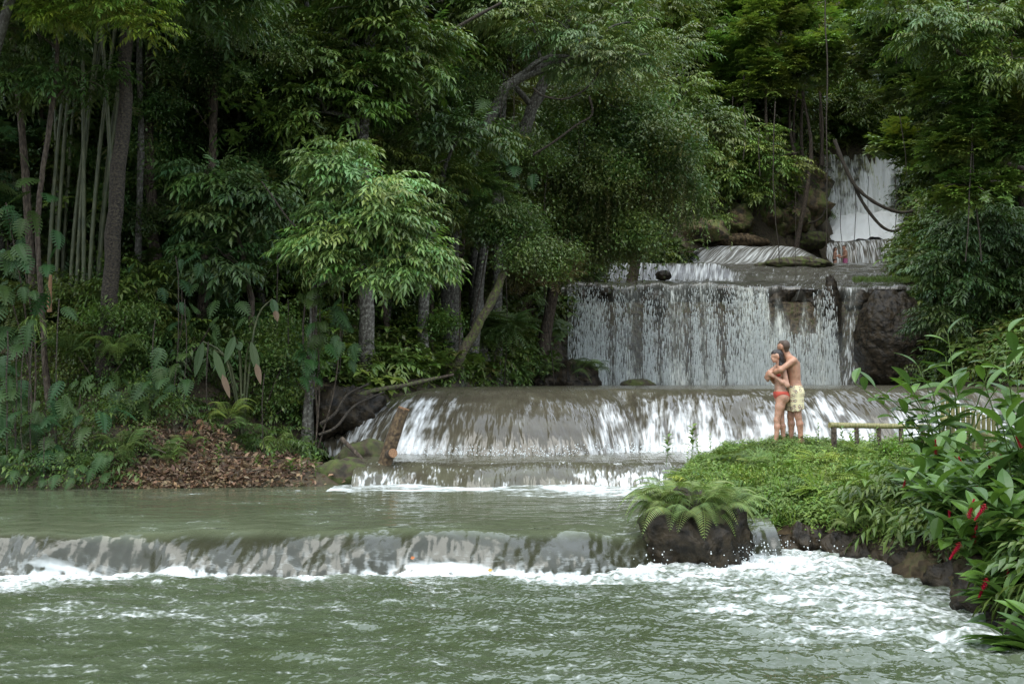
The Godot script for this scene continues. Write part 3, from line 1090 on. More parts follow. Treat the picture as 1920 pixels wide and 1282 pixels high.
	flow_mat("froth", 256, 128, 131, 0.03, 0.02, func(u: float, v: float):
		return Vector2(1.15 - 0.5 * sstep(0.12, 0.0, u), 0.5), Color(0.4, 0.42, 0.36), Color(0.6, 0.62, 0.55), Color(0.86, 0.89, 0.88), 8.0)
	mb = grid(70, 50, func(u: float, v: float):
		var x := lerpf(18.8, 26.9, u)
		var t: float = 1.0 - v
		var y := 11.0 + 0.35 * u + (2.2 * t + 0.7 * sin(t * PI)) * (0.25 + 0.75 * sstep(0.0, 0.45, u)) + 0.35 * noise_a.get_noise_2d(x * 0.8, t * 3.0)
		return Vector3(x, y, -lerpf(73.4, 78.6, t)))
	o = part("river_water", mb.mesh(), mats.froth, self)
	tag(o, "white boiling froth under the highest fall", "water", "", "structure")
	flow_mat("top_fall", 512, 512, 141, 0.05, 0.006, func(u: float, v: float):
		var f := 0.50 + 0.3 * sstep(0.25, 0.75, v) + 0.12 * sin(u * 17.0) + 0.45 * sstep(0.42, 0.6, u)
		f -= 0.5 * exp(-pow((u - 0.52) / 0.09, 2.0)) * sstep(0.3, 0.15, v)
		f -= 0.35 * exp(-pow((u - 0.03) / 0.06, 2.0))
		return Vector2(f, 0.25 + 0.75 * exp(-pow((u - 0.70) / 0.1, 2.0))), Color(0.10, 0.095, 0.08), Color(0.5, 0.52, 0.22), Color(0.84, 0.87, 0.85), 6.0, false, 0.7, 0.9)
	mb = grid(80, 60, func(u: float, v: float):
		var x := lerpf(20.9, 26.6, u)
		var y := lerpf(17.75, 12.6, v)
		var d := 79.6 - 1.1 * pow(v, 0.6) + 0.3 * noise_b.get_noise_2d(x * 1.2, v * 0.7) + 0.12 * noise_b.get_noise_2d(x * 4.0, v)
		return Vector3(x, y, -d))
	o = part("waterfall_water", mb.mesh(), mats.top_fall, self)
	tag(o, "highest waterfall with a pale yellow streak under hanging vines", "waterfall", "", "structure")
	# ---- churned froth thrown up where the falls land
	var bead := SphereMesh.new()
	bead.radius = 0.5
	bead.height = 1.0
	bead.radial_segments = 6
	bead.rings = 4
	xf = []
	cols = PackedColorArray()
	for i in 2400:
		var p: Vector3
		var s := rng.randf_range(0.008, 0.022)
		var w := rng.randf()
		if w < 0.0:
			var x := rng.randf_range(-7.5, 1.5)
			p = Vector3(x, pow(rng.randf(), 3.0) * 0.13, -(base_line(x) - rng.randf_range(-0.05, 0.22)))
		elif w < 0.55:
			p = Vector3(rng.randfn(2.6, 0.6), pow(rng.randf(), 2.5) * 0.28, -rng.randfn(15.0, 0.45))
		else:
			var x := rng.randf_range(-2.6, 3.4)
			p = Vector3(x, 0.9 + pow(rng.randf(), 2.5) * 0.22, -(dome_base(x) - rng.randf_range(0.0, 0.2)))
			s *= 1.2
		xf.append(Transform3D(Basis.from_scale(Vector3(s, s * rng.randf_range(0.7, 1.5), s)), p))
		cols.append(Color(0.8, 0.85, 0.85))
	sp = scatter("spray", bead, mats.spray, xf, cols, self)
	tag(sp, "white splash drops along the foot of the lower ledges", "spray", "", "stuff")
	# mist where the falls land
	for m in [[Vector3(6.9, 2.9, -41.0), Vector3(11.5, 3.6, 3.4), 0.035], [Vector3(20.5, 12.5, -74.5), Vector3(10.0, 5.0, 6.0), 0.025]]:
		var fog := FogVolume.new()
		fog.name = numbered("mist")
		fog.shape = RenderingServer.FOG_VOLUME_SHAPE_ELLIPSOID
		fog.size = m[1]
		var fm := FogMaterial.new()
		fm.albedo = Color(0.93, 0.96, 0.97)
		fm.density = m[2]
		fog.material = fm
		add_child(fog)
		fog.position = m[0]
		tag(fog, "pale mist hanging where the water lands", "mist", "mist under the falls", "stuff")


func lip_sag(x: float) -> float:
	# the worn lip of the tall fall
	return 0.07 * noise_b.get_noise_2d(x * 1.3, 33.0) + 0.13 * noise_b.get_noise_2d(x * 0.35, 53.0) - 0.10 * sstep(7.5, 11.5, x)


func upper_y(x: float, d: float) -> float:
	var y := 5.82 + 0.1 * (d - 42.6)
	y += 0.75 * sstep(50.0, 51.6, d) * (1.0 - 0.7 * sstep(8.5, 11.0, x)) + 0.52 * sstep(50.0, 60.0, d) * sstep(8.5, 11.0, x)
	y += 0.95 * sstep(61.4, 63.0, d) * sstep(17.5, 15.0, x)
	y += 0.10 * noise_a.get_noise_2d(x * 0.5, d * 0.5) * sstep(43.0, 45.0, d)
	return y


# ---------------------------------------------------------------- rocks
func boulder(called: String, at: Vector3, radii: Vector3, mat: String, label: String, sd: float, rough := 0.25, freq := 1.2, group := "", seg := 36) -> MeshInstance3D:
	var o := part(called, rock_mesh(radii, rough, freq, Vector3(sd * 3.1, sd * 1.7, sd), seg), mats[mat], self, at)
	tag(o, label, "rock", group)
	return o


func build_rocks() -> void:
	boulder("boulder", Vector3(2.32, 0.10, -14.95), Vector3(0.66, 0.72, 0.6), "rock_wet", "dark wet rock topped by a big fern at the river's edge", 1.0, 0.35, 1.6, "", 48)
	boulder("boulder", Vector3(2.26, 0.42, -15.0), Vector3(0.56, 0.42, 0.54), "rock_moss", "mossy cap of earth holding the fern's roots", 2.5, 0.35, 2.2, "", 40)
	# along the foot of the bank
	var srng := RandomNumberGenerator.new()
	srng.seed = 91
	for i in 26:
		var f := i / 25.0
		var q := mound[4].lerp(mound[4], 0.0)
		# walk along the bank's front edge
		var k := 4.0 + f * 7.4
		q = mound[int(k)].lerp(mound[int(k) + 1], fposmod(k, 1.0))
		var r := srng.randf_range(0.12, 0.42) * srng.randf_range(0.7, 1.1)
		var o := boulder("boulder", Vector3(q.x + srng.randf_range(-0.05, 0.2), srng.randf_range(-0.06, 0.12), -(q.y + srng.randf_range(-0.1, 0.15))), Vector3(r * 1.3, r * srng.randf_range(0.6, 0.95), r), "rock_wet" if i % 4 else "rock_brown", "%s rock at the foot of the grassy bank" % ("dark wet" if i % 4 else "dull brown"), 4.0 + i, 0.6, 2.4, "rocks along the foot of the grassy bank", 30)
		o.rotation.y = srng.randf() * TAU
	boulder("boulder", P(1678, 640, 41.3), Vector3(1.35, 1.75, 1.2), "rock_wet", "big rounded dark brown boulder beside the tall water curtain", 21.0, 0.15, 0.8, "", 72)
	boulder("boulder", P(1725, 700, 40.6), Vector3(0.7, 0.9, 0.7), "rock_wet", "dark wet rock leaning against the big brown boulder", 22.0, 0.3, 0.9)
	boulder("boulder", P(1195, 722, 38.0), Vector3(0.56, 0.2, 0.4), "rock_moss", "small flat mossy stone in front of the tall curtain", 23.0, 0.25, 1.5)
	boulder("boulder", P(1066, 716, 37.5), Vector3(1.05, 0.62, 0.8), "rock_wet", "dark rock overgrown with ferns beside the tall curtain", 24.0, 0.3, 1.0)
	boulder("boulder", P(1492, 497, 57.5), Vector3(1.7, 0.35, 1.1), "rock_moss", "long mossy island among the upper terraces", 25.0, 0.3, 0.8)
	boulder("boulder", P(1560, 600, 42.75), Vector3(0.35, 1.5, 0.4), "rock_wet", "black rock pillar at the end of the tall curtain", 26.0, 0.3, 1.2)
	# tawny crags under the jungle left of the highest fall, mossy blocks below them
	var crags := [[1345, 425, 66.5, 1.8, 1.0], [1440, 420, 69.5, 1.6, 0.9], [1505, 395, 72.0, 1.3, 1.1], [1510, 345, 75.5, 1.2, 1.9], [1425, 400, 69.0, 1.3, 1.0], [1480, 415, 70.0, 1.0, 0.8], [1370, 415, 66.0, 1.2, 0.8], [1310, 440, 64.0, 1.3, 0.7]]
	for i in crags.size():
		var s: Array = crags[i]
		boulder("crag", P(s[0], s[1], s[2]), Vector3(s[3], s[4], 1.5), "cliff", "%s tawny mossy crag beside the highest fall" % ("tall" if s[4] > 1.55 else "low"), 31.0 + i, 0.55, 0.5, "crags beside the highest fall", 36)
	boulder("boulder", P(1500, 450, 70.0), Vector3(1.6, 0.6, 0.9), "rock_moss", "mossy block over the tier with the far couple", 45.0, 0.35, 0.8)
	boulder("boulder", P(1355, 455, 65.0), Vector3(2.4, 0.5, 1.1), "rock", "low brown slab behind the upper terraces", 46.0, 0.35, 0.7)
	boulder("boulder", P(1718, 425, 73.5), Vector3(0.6, 1.3, 0.8), "rock_wet", "dark buttress at the foot of the highest fall", 47.0, 0.25, 0.8)
	boulder("boulder", P(1245, 516, 49.6), Vector3(0.32, 0.22, 0.3), "rock_wet", "small black rock in the upper cascade", 48.0, 0.25, 1.5)
	# beside the dome
	boulder("boulder", P(680, 862, 21.8), Vector3(0.5, 0.34, 0.4), "rock_moss", "mossy brown rock behind the sawn leaning log", 49.0, 0.35, 1.5)
	boulder("boulder", P(640, 893, 20.4), Vector3(0.5, 0.26, 0.4), "rock_moss", "mossy earth shoulder at the tip of the leaf-strewn bank", 50.0, 0.3, 1.4)
	boulder("boulder", P(640, 770, 23.8), Vector3(0.75, 0.45, 0.5), "rock_wet", "black rock under the root tangle beside the dome", 51.0, 0.5, 1.6)


# ---------------------------------------------------------------- plants
const GREEN := {
	"cool": Color(0.064, 0.118, 0.034), "deep": Color(0.076, 0.128, 0.030), "mid": Color(0.104, 0.168, 0.034),
	"fresh_lit": Color(0.150, 0.230, 0.048), "pale": Color(0.155, 0.205, 0.070), "olive": Color(0.105, 0.125, 0.038), "yellow": Color(0.165, 0.25, 0.032), "grass": Color(0.140, 0.235, 0.036),  # first tone: leaf green raised so shaded hill crowns look lit
}


func tint(rng: RandomNumberGenerator, c: Color, amount := 0.25) -> Color:
	var k := 1.0 + rng.randf_range(-amount, amount)
	return Color(c.r * k * rng.randf_range(0.85, 1.18), c.g * k, c.b * k * rng.randf_range(0.8, 1.2))


func crown(parent: Node3D, balls: Array, kind: String, col: Color, sd: int, size := 1.0, mat := "leaf", droop := 0.0) -> void:
	# balls: [centre in the parent's space, radii, number of leaf sprays]; the sprays gather in uneven clumps
	var rng := RandomNumberGenerator.new()
	rng.seed = sd
	var xf := [[], [], []]
	var cols := [PackedColorArray(), PackedColorArray(), PackedColorArray()]
	for b in balls:
		var c: Vector3 = b[0]
		var r: Vector3 = b[1]
		var n: int = b[2]
		var clumps := maxi(3, n / 26)
		var mean := pow(r.x * r.y * r.z, 1.0 / 3.0)
		for q in clumps:
			var d := Vector3(rng.randfn(), rng.randfn() * 0.9 + 0.25, rng.randfn()).normalized()
			var centre := c + d * r * pow(rng.randf(), 0.45)
			var cr := mean * rng.randf_range(0.22, 0.42)
			var tone := tint(rng, col, 0.28)
			for i in n / clumps:
				var e := Vector3(rng.randfn(), rng.randfn() * 0.55, rng.randfn()) * 0.6
				var p := centre + e * cr
				var out := (p - c) / mean + e.normalized() * 0.8
				out.y = out.y * 0.35 - droop * rng.randf_range(0.4, 1.2) + rng.randf_range(-0.35, 0.25)
				var ax := (out + Vector3(rng.randf_range(-0.5, 0.5), 0, rng.randf_range(-0.5, 0.5))).normalized()
				var up := (Vector3.UP + Vector3(rng.randf_range(-0.4, 0.4), 0, rng.randf_range(-0.4, 0.4))).normalized()
				var az := ax.cross(up).normalized()
				up = az.cross(ax)
				var s := size * rng.randf_range(0.75, 1.3)
				var v := rng.randi() % 3
				xf[v].append(Transform3D(Basis(ax * s, up * s, az * s), p))
				cols[v].append(tint(rng, tone, 0.18))
	for v in 3:
		if xf[v].size():
			scatter("crown", leaf_mesh[kind + str(v)], mats[mat], xf[v], cols[v], parent)


func strands(parent: Node3D, spots: Array, col: Color, sd: int, mat := "leaf") -> void:
	# hanging leafy vines: [top point, length, how many]
	var rng := RandomNumberGenerator.new()
	rng.seed = sd
	var xf := [[], [], []]
	var cols := [PackedColorArray(), PackedColorArray(), PackedColorArray()]
	for s in spots:
		for k in s[2]:
			var p: Vector3 = s[0] + Vector3(rng.randfn() * s[3], rng.randfn() * 0.2, rng.randfn() * s[3] * 0.6)
			var v := rng.randi() % 3
			xf[v].append(Transform3D(Basis(Vector3.UP, rng.randf() * TAU) * Basis.from_scale(Vector3(1.1, s[1] / 1.43 * rng.randf_range(0.6, 1.2), 1.1)), p))
			cols[v].append(tint(rng, col, 0.3))
	for v in 3:
		if xf[v].size():
			scatter("foliage", leaf_mesh["vine" + str(v)], mats[mat], xf[v], cols[v], parent)


func tree(called: String, label: String, group: String, trunk: Array, r0: float, r1: float, bark: String, balls: Array, kind: String, col: Color, sd: int, size := 1.0, mat := "leaf", limbs := true, sides := 10) -> Node3D:
	# trunk and balls in the scene's space
	var base: Vector3 = trunk[0]
	var t := thing(called, base, label, "tree", group)
	var rng := RandomNumberGenerator.new()
	rng.seed = sd + 7
	var pts := []
	for p in trunk:
		pts.append(p - base)
	pts = spline(pts, 6)
	for i in range(1, pts.size() - 1):
		pts[i] += Vector3(rng.randf_range(-1, 1), 0, rng.randf_range(-1, 1)) * r0 * 0.18
	pts[0] += Vector3.DOWN * 0.3
	var mb := MB.new()
	tube(mb, pts, r0, r1, sides, 0.3, true, Color.WHITE, 0.5)
	part("trunk", mb.mesh(), mats[bark], t)
	var local := []
	for b in balls:
		local.append([b[0] - base, b[1], b[2]])
	if limbs:
		for b in local:
			# a limb from the nearest point of the trunk that is lower than the crown's middle, with twigs
			var best := 0
			var far := 1e9
			for i in range(pts.size() / 4, pts.size()):
				var q: Vector3 = pts[i] - b[0]
				var s := q.length() + (3.0 if q.y > -0.2 else 0.0)
				if s < far:
					far = s
					best = i
			var from: Vector3 = pts[best]
			var to: Vector3 = b[0]
			if from.distance_to(to) < 0.25:
				continue
			var f := float(best) / (pts.size() - 1)
			var rr := clampf(lerpf(r0, r1, f) * 0.6, 0.012, 0.14)
			var mid := from.lerp(to, 0.5) + Vector3(rng.randf_range(-0.15, 0.15), 0.12, rng.randf_range(-0.15, 0.15)) * from.distance_to(to)
			mb = MB.new()
			tube(mb, spline([from, mid, to], 5), rr, rr * 0.4, 6, 0.2, false)
			for k in 5:
				var d := Vector3(rng.randfn(), rng.randfn() * 0.7 + 0.2, rng.randfn()).normalized()
				var e: Vector3 = to + d * b[1] * 0.85
				tube(mb, spline([to, to.lerp(e, 0.5) + Vector3(0, 0.08, 0), e], 3), rr * 0.4, rr * 0.12, 4, 0.0, false)
			part("limb", mb.mesh(), mats[bark], t)
	crown(t, local, kind, col, sd, size, mat)
	return t


func ball(px: float, py: float, d: float, rx: float, ry: float, n: int, rz := 0.0) -> Array:
	return [P(px, py, d), Vector3(rx, ry, rz if rz > 0.0 else rx), n]


func on_ground(px: float, d: float) -> Vector3:
	var x := (px - 960.0) / 2200.0 * d
	return Vector3(x, ground_y(x, d), -d)


func build_forest() -> void:
	# ---- young tree at the water's edge, sun-patch brightness put into its leaf colour
	var t := tree("broadleaf_tree", "light green young tree, leaf colour raised as if in a sun patch, before the dark forest", "", [on_ground(578, 23.2), P(585, 640, 23.2), P(592, 520, 23.0), P(610, 400, 22.8), P(640, 310, 22.6)], 0.10, 0.03, "bark_grey",
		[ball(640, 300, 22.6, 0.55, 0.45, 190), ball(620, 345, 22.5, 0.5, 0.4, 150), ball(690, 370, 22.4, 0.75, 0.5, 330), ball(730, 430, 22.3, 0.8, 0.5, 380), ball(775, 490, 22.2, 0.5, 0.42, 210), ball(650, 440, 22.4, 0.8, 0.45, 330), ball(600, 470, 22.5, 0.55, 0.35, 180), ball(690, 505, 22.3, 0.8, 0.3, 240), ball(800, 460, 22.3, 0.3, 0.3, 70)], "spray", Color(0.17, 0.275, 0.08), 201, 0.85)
	# a second crown behind it, with drooping pale leaves
	tree("broadleaf_tree", "small tree with hanging light leaves beside the bright young tree", "", [on_ground(470, 25.0), P(470, 560, 25), P(440, 430, 25), P(400, 330, 24.8)], 0.08, 0.03, "bark_brown",
		[ball(385, 320, 24.6, 0.55, 0.4, 130), ball(430, 370, 24.5, 0.7, 0.45, 170), ball(380, 420, 24.6, 0.6, 0.4, 120), ball(420, 480, 24.5, 0.6, 0.35, 110), ball(500, 370, 24.5, 0.5, 0.3, 90)], "spray", Color(0.085, 0.145, 0.045), 202, 1.1)
	tree("broadleaf_tree", "forest tree with light hanging sprays over a grey forked stem", "", [on_ground(690, 27.0), P(682, 420, 27), P(678, 250, 27), P(692, 100, 27), P(690, -60, 27)], 0.17, 0.12, "bark_grey",
		[ball(680, 165, 26.4, 0.9, 0.5, 190), ball(560, 120, 26.6, 1.2, 0.6, 260), ball(610, 210, 26.5, 1.0, 0.5, 200), ball(760, 90, 26.6, 1.1, 0.7, 240), ball(700, 20, 26.6, 1.4, 0.7, 280), ball(480, 60, 26.6, 1.2, 0.7, 240)], "spray", GREEN.mid, 203, 1.15)
	# ---- the tall straight trunk and its dark crown
	tree("forest_tree", "tall straight brown trunk rising from the shaded bank", "", [on_ground(194, 23.0), P(213, 440, 23), P(232, 180, 23), P(254, -150, 23)], 0.165, 0.12, "bark_liana",
		[ball(200, -60, 22.8, 2.2, 0.9, 420), ball(90, 10, 22.6, 1.3, 0.7, 230), ball(330, -20, 22.8, 1.4, 0.8, 260)], "spray", GREEN.deep, 204, 1.1, "leaf", true, 14)
	tree("forest_tree", "feathery tree with yellow-green leaves lit from above", "", [on_ground(285, 26.0), P(290, 480, 26), P(278, 300, 26), P(282, 120, 26), P(275, -40, 26)], 0.15, 0.08, "bark_brown",
		[ball(190, 25, 20.6, 0.8, 0.3, 110), ball(262, 62, 20.4, 0.5, 0.2, 50), ball(120, 45, 20.6, 0.7, 0.25, 80), ball(230, 0, 20.6, 0.8, 0.3, 90), ball(60, 15, 20.8, 0.7, 0.3, 70)], "spray", GREEN.yellow, 205, 0.7, "leaf", false)
	tree("forest_tree", "slim brown leaning stem in front of the bamboo", "", [on_ground(95, 22.6), P(80, 620, 22.6), P(70, 420, 22.6), P(88, 260, 22.6), P(106, 120, 22.6), P(104, -30, 22.6)], 0.055, 0.04, "bark_brown",
		[ball(60, 60, 22.4, 1.0, 0.6, 170), ball(150, 150, 22.4, 0.9, 0.5, 140), ball(20, 150, 22.4, 0.7, 0.5, 110)], "spray", GREEN.deep, 206, 0.8)
	# ---- the great leaning tree over the river
	tree("forest_tree", "great leaning tree whose bough arches towards the river", "", [on_ground(850, 31.5), P(848, 480, 31.5), P(862, 380, 31.4), P(900, 265, 31.3), P(950, 165, 31.2), P(1010, 130, 31), P(1065, 112, 30.8), P(1110, 95, 30.6)], 0.24, 0.07, "bark_grey",
		[ball(1080, 70, 30.6, 1.5, 0.8, 300), ball(1150, 120, 30.6, 1.4, 0.8, 280), ball(1000, 40, 30.8, 1.3, 0.7, 220), ball(1190, 40, 30.8, 1.6, 0.9, 280)], "spray", Color(0.12, 0.19, 0.055), 207, 0.85)
	tree("forest_tree", "grey trunk forking up behind the arching bough", "", [on_ground(905, 33.5), P(895, 480, 33.5), P(945, 330, 33.5), P(1000, 200, 33.5), P(1045, 90, 33.5), P(1075, -30, 33.5)], 0.21, 0.15, "bark_grey",
		[ball(1060, -10, 33, 2.0, 1.0, 340), ball(950, 30, 33, 1.5, 0.8, 260), ball(870, 120, 33, 1.3, 0.8, 200)], "spray", GREEN.mid, 208, 1.2)
	tree("forest_tree", "upright grey trunk behind the arching bough", "", [on_ground(930, 34.5), P(935, 400, 34.5), P(940, 200, 34.5), P(955, 60, 34.5), P(960, -60, 34.5)], 0.15, 0.10, "bark_grey",
		[ball(880, 10, 34, 1.7, 0.9, 260), ball(820, 70, 34, 1.4, 0.8, 220), ball(980, 90, 34.2, 1.2, 0.6, 150)], "spray", GREEN.olive, 209, 1.2)
	tree("forest_tree", "lichen-spotted trunk leaning over the dark hollow", "", [on_ground(880, 32.5), P(905, 470, 32.5), P(935, 330, 32.4), P(960, 230, 32.3)], 0.16, 0.10, "bark_grey",
		[ball(960, 300, 32, 1.0, 0.8, 190), ball(900, 330, 32, 0.8, 0.7, 150)], "fine", GREEN.deep, 210, 1.1)
	tree("forest_tree", "lichen-spotted trunk behind the bright young tree", "", [on_ground(790, 29.0), P(796, 560, 29), P(812, 440, 29), P(830, 330, 29)], 0.15, 0.10, "bark_grey",
		[ball(800, 330, 28.6, 1.0, 0.7, 200), ball(860, 260, 28.6, 0.9, 0.7, 170)], "spray", GREEN.deep, 211, 1.1)
	tree("forest_tree", "mossy trunk leaning out from the root of the dome", "", [on_ground(815, 30.0), P(848, 690, 29.0), P(885, 630, 29), P(920, 565, 29), P(950, 500, 29.2), P(985, 430, 29.5)], 0.13, 0.08, "bark_moss",
		[ball(1000, 470, 29.4, 0.8, 0.5, 130), ball(950, 420, 29.4, 0.9, 0.6, 150)], "fine", GREEN.deep, 212, 1.1)
	# ---- the vine-draped crowns beside the tall curtain
	t = tree("vine_draped_tree", "vine-draped tree hanging over the tall water curtain", "", [on_ground(1010, 39.0), P(1040, 520, 39), P(1075, 380, 39), P(1120, 240, 39), P(1150, 120, 39)], 0.2, 0.12, "bark_brown",
		[ball(1110, 180, 38.0, 2.2, 1.3, 340), ball(1190, 230, 37.6, 1.8, 1.2, 300), ball(1240, 300, 37.8, 1.3, 1.1, 240), ball(1160, 340, 37.6, 1.5, 1.2, 240), ball(1080, 330, 38, 1.4, 1.2, 300), ball(1060, 440, 38, 1.0, 1.0, 220), ball(1150, 440, 37.8, 1.0, 0.8, 200)], "fine", Color(0.12, 0.185, 0.055), 213, 1.5)
	strands(t, [[P(1130, 330, 37.4) - t.position, 2.6, 70, 1.0], [P(1200, 330, 37.2) - t.position, 1.8, 60, 0.8], [P(1060, 380, 37.6) - t.position, 2.2, 60, 0.8], [P(1250, 340, 37.4) - t.position, 1.5, 40, 0.5], [P(1100, 430, 37.6) - t.position, 1.6, 50, 0.8]], GREEN.olive, 31)
	t = tree("vine_draped_tree", "leafy tree bulging over the dark hollow above the terraces", "", [on_ground(1180, 46.0), P(1210, 380, 46), P(1240, 260, 46), P(1260, 150, 46)], 0.2, 0.1, "bark_brown",
		[ball(1250, 220, 45.6, 2.0, 1.4, 420), ball(1290, 270, 45.4, 1.3, 1.3, 300), ball(1200, 120, 45.8, 2.4, 1.3, 400), ball(1280, 350, 45.4, 0.7, 0.8, 120)], "spray", GREEN.mid, 214, 1.35)
	strands(t, [[P(1270, 330, 45.2) - t.position, 2.0, 60, 0.8], [P(1200, 330, 45.4) - t.position, 2.6, 60, 1.0]], GREEN.mid, 32)
	# ---- crowns filling the forest between the named trunks
	var rng := RandomNumberGenerator.new()
	rng.seed = 77
	var kinds := ["spray", "spray", "fine", "pinnate", "rosette"]
	var tones := ["deep", "deep", "mid", "cool", "olive", "deep"]
	for i in 74:
		var px := -120.0 + 1230.0 * fposmod(i * 0.618, 1.0)
		var d := rng.randf_range(25.5, 30.0) if i % 2 else rng.randf_range(30.0, 41.0)
		if px > 640 and d < 28.0:
			d += 6.0
		var base := on_ground(px, d)
		if inside_by(land_a, Vector2(base.x, d)) < 0.8:
			continue
		var h := rng.randf_range(5.0, 13.0)
		var top := base + Vector3(rng.randf_range(-1.2, 1.2), h, rng.randf_range(-0.6, 0.6))
		var mid := base.lerp(top, 0.5) + Vector3(rng.randf_range(-0.5, 0.5), 0, rng.randf_range(-0.4, 0.4))
		var balls := []
		for k in 4:
			var f := rng.randf_range(0.3, 1.0)
			balls.append([base.lerp(top, f) + Vector3(rng.randf_range(-1.5, 1.5), 0.2, rng.randf_range(-1.0, 1.0)), Vector3(rng.randf_range(0.9, 1.6), rng.randf_range(0.5, 0.9), rng.randf_range(0.8, 1.4)), rng.randi_range(150, 280)])
		var q := i % kinds.size()
		tree("slender_tree", "slender %s tree with %s in the dim forest" % ["grey-barked" if i % 3 == 0 else "brown-barked", {"spray": "drooping pointed leaves", "fine": "fine small leaves", "pinnate": "feathered leaves", "rosette": "broad whorled leaves"}[kinds[q]]], "slender trees in the dim forest", [base, mid, top], rng.randf_range(0.045, 0.10), 0.03, "bark_grey" if i % 3 == 0 else "bark_brown", balls, kinds[q], tint(rng, GREEN[tones[i % tones.size()]], 0.15), 400 + i, rng.randf_range(0.75, 1.05), "leaf", true, 7)
	# tall canopy overhead that keeps the bank in shade
	for i in 11:
		var x := -15.0 + 1.35 * i + rng.randf_range(-0.5, 0.5)
		var d := rng.randf_range(23.5, 30.0) if i < 7 else rng.randf_range(29.0, 36.0)
		var base := Vector3(x, ground_y(x, d), -d)
		var top := base + Vector3(rng.randf_range(-1.0, 1.0), rng.randf_range(10.5, 13.5), rng.randf_range(-0.5, 0.8))
		var balls := []
		for k in 4:
			balls.append([top + Vector3(rng.randf_range(-2.4, 2.4), rng.randf_range(-1.6, 0.8), rng.randf_range(-1.8, 2.2)), Vector3(1.9, 0.8, 1.8), 230])
		tree("canopy_tree", "tall %s forest tree spreading its crown above the shaded bank" % ("grey-barked" if i % 2 else "brown-barked"), "tall trees over the shaded bank", [base, base.lerp(top, 0.5) + Vector3(0.2, 0, 0.1), top], rng.randf_range(0.08, 0.12), 0.05, "bark_grey" if i % 2 else "bark_brown", balls, "spray", tint(rng, GREEN.deep, 0.2), 500 + i, 1.3, "leaf", true, 9)
	# crowns added above the view to shade the bank, leaning out over the pool
	for i in 4:
		var x := -12.5 + 1.7 * i
		var base := Vector3(-14.5 + i, ground_y(-14.5 + i, 22.5), -22.5)
		var top := Vector3(x, 11.2 + 0.5 * (i % 2), -18.8)
		var balls := []
		for k in 5:
			balls.append([top + Vector3(rng.randf_range(-1.6, 2.6), rng.randf_range(-0.4, 0.9), rng.randf_range(-2.2, 1.4)), Vector3(1.9, 0.7, 1.8), 210])
		tree("added_shade_tree", "%s tree added out of view above the pool to shade the bank" % ("grey-barked" if i % 2 else "brown-barked"), "unseen trees added to shade the pool", [base, base.lerp(top, 0.5) + Vector3(-0.3, 0.8, -0.9), top], 0.13, 0.06, "bark_grey" if i % 2 else "bark_brown", balls, "spray", tint(rng, GREEN.deep, 0.2), 540 + i, 1.3, "leaf", true, 8)
	# ---- bamboo
	var clump := thing("bamboo_clump", on_ground(130, 25.5), "stand of tall bamboo culms beside the straight brown trunk", "bamboo")
	for i in 13:
		var b := on_ground(85 + i * 11.0 + rng.randf_range(-6, 6), 25.0 + rng.randf_range(-0.8, 0.9)) - clump.position
		var lean := rng.randf_range(-0.5, 0.9)
		var mb := MB.new()
		var pts := []
		for k in 29:
			var f := k / 28.0
			pts.append(b + Vector3(lean * f * f * 1.6, f * 9.5 - 0.2, rng.randf_range(-0.005, 0.005)))
		tube(mb, pts, 0.048, 0.034, 8, 0.0, true)
		# swollen joints
		for k in range(1, 28):
			tube(mb, [pts[k] + Vector3(0, -0.012, 0), pts[k], pts[k] + Vector3(0, 0.012, 0)], 0.053, 0.051, 8, 0.0, false)
		part("culm", mb.mesh(), mats.bamboo_green, clump)
	crown(clump, [[Vector3(0.2, 7.5, 0), Vector3(1.8, 1.6, 1.0), 300], [Vector3(-0.5, 6.0, 0.3), Vector3(1.2, 0.8, 0.6), 100]], "spray", GREEN.deep, 77, 0.9)


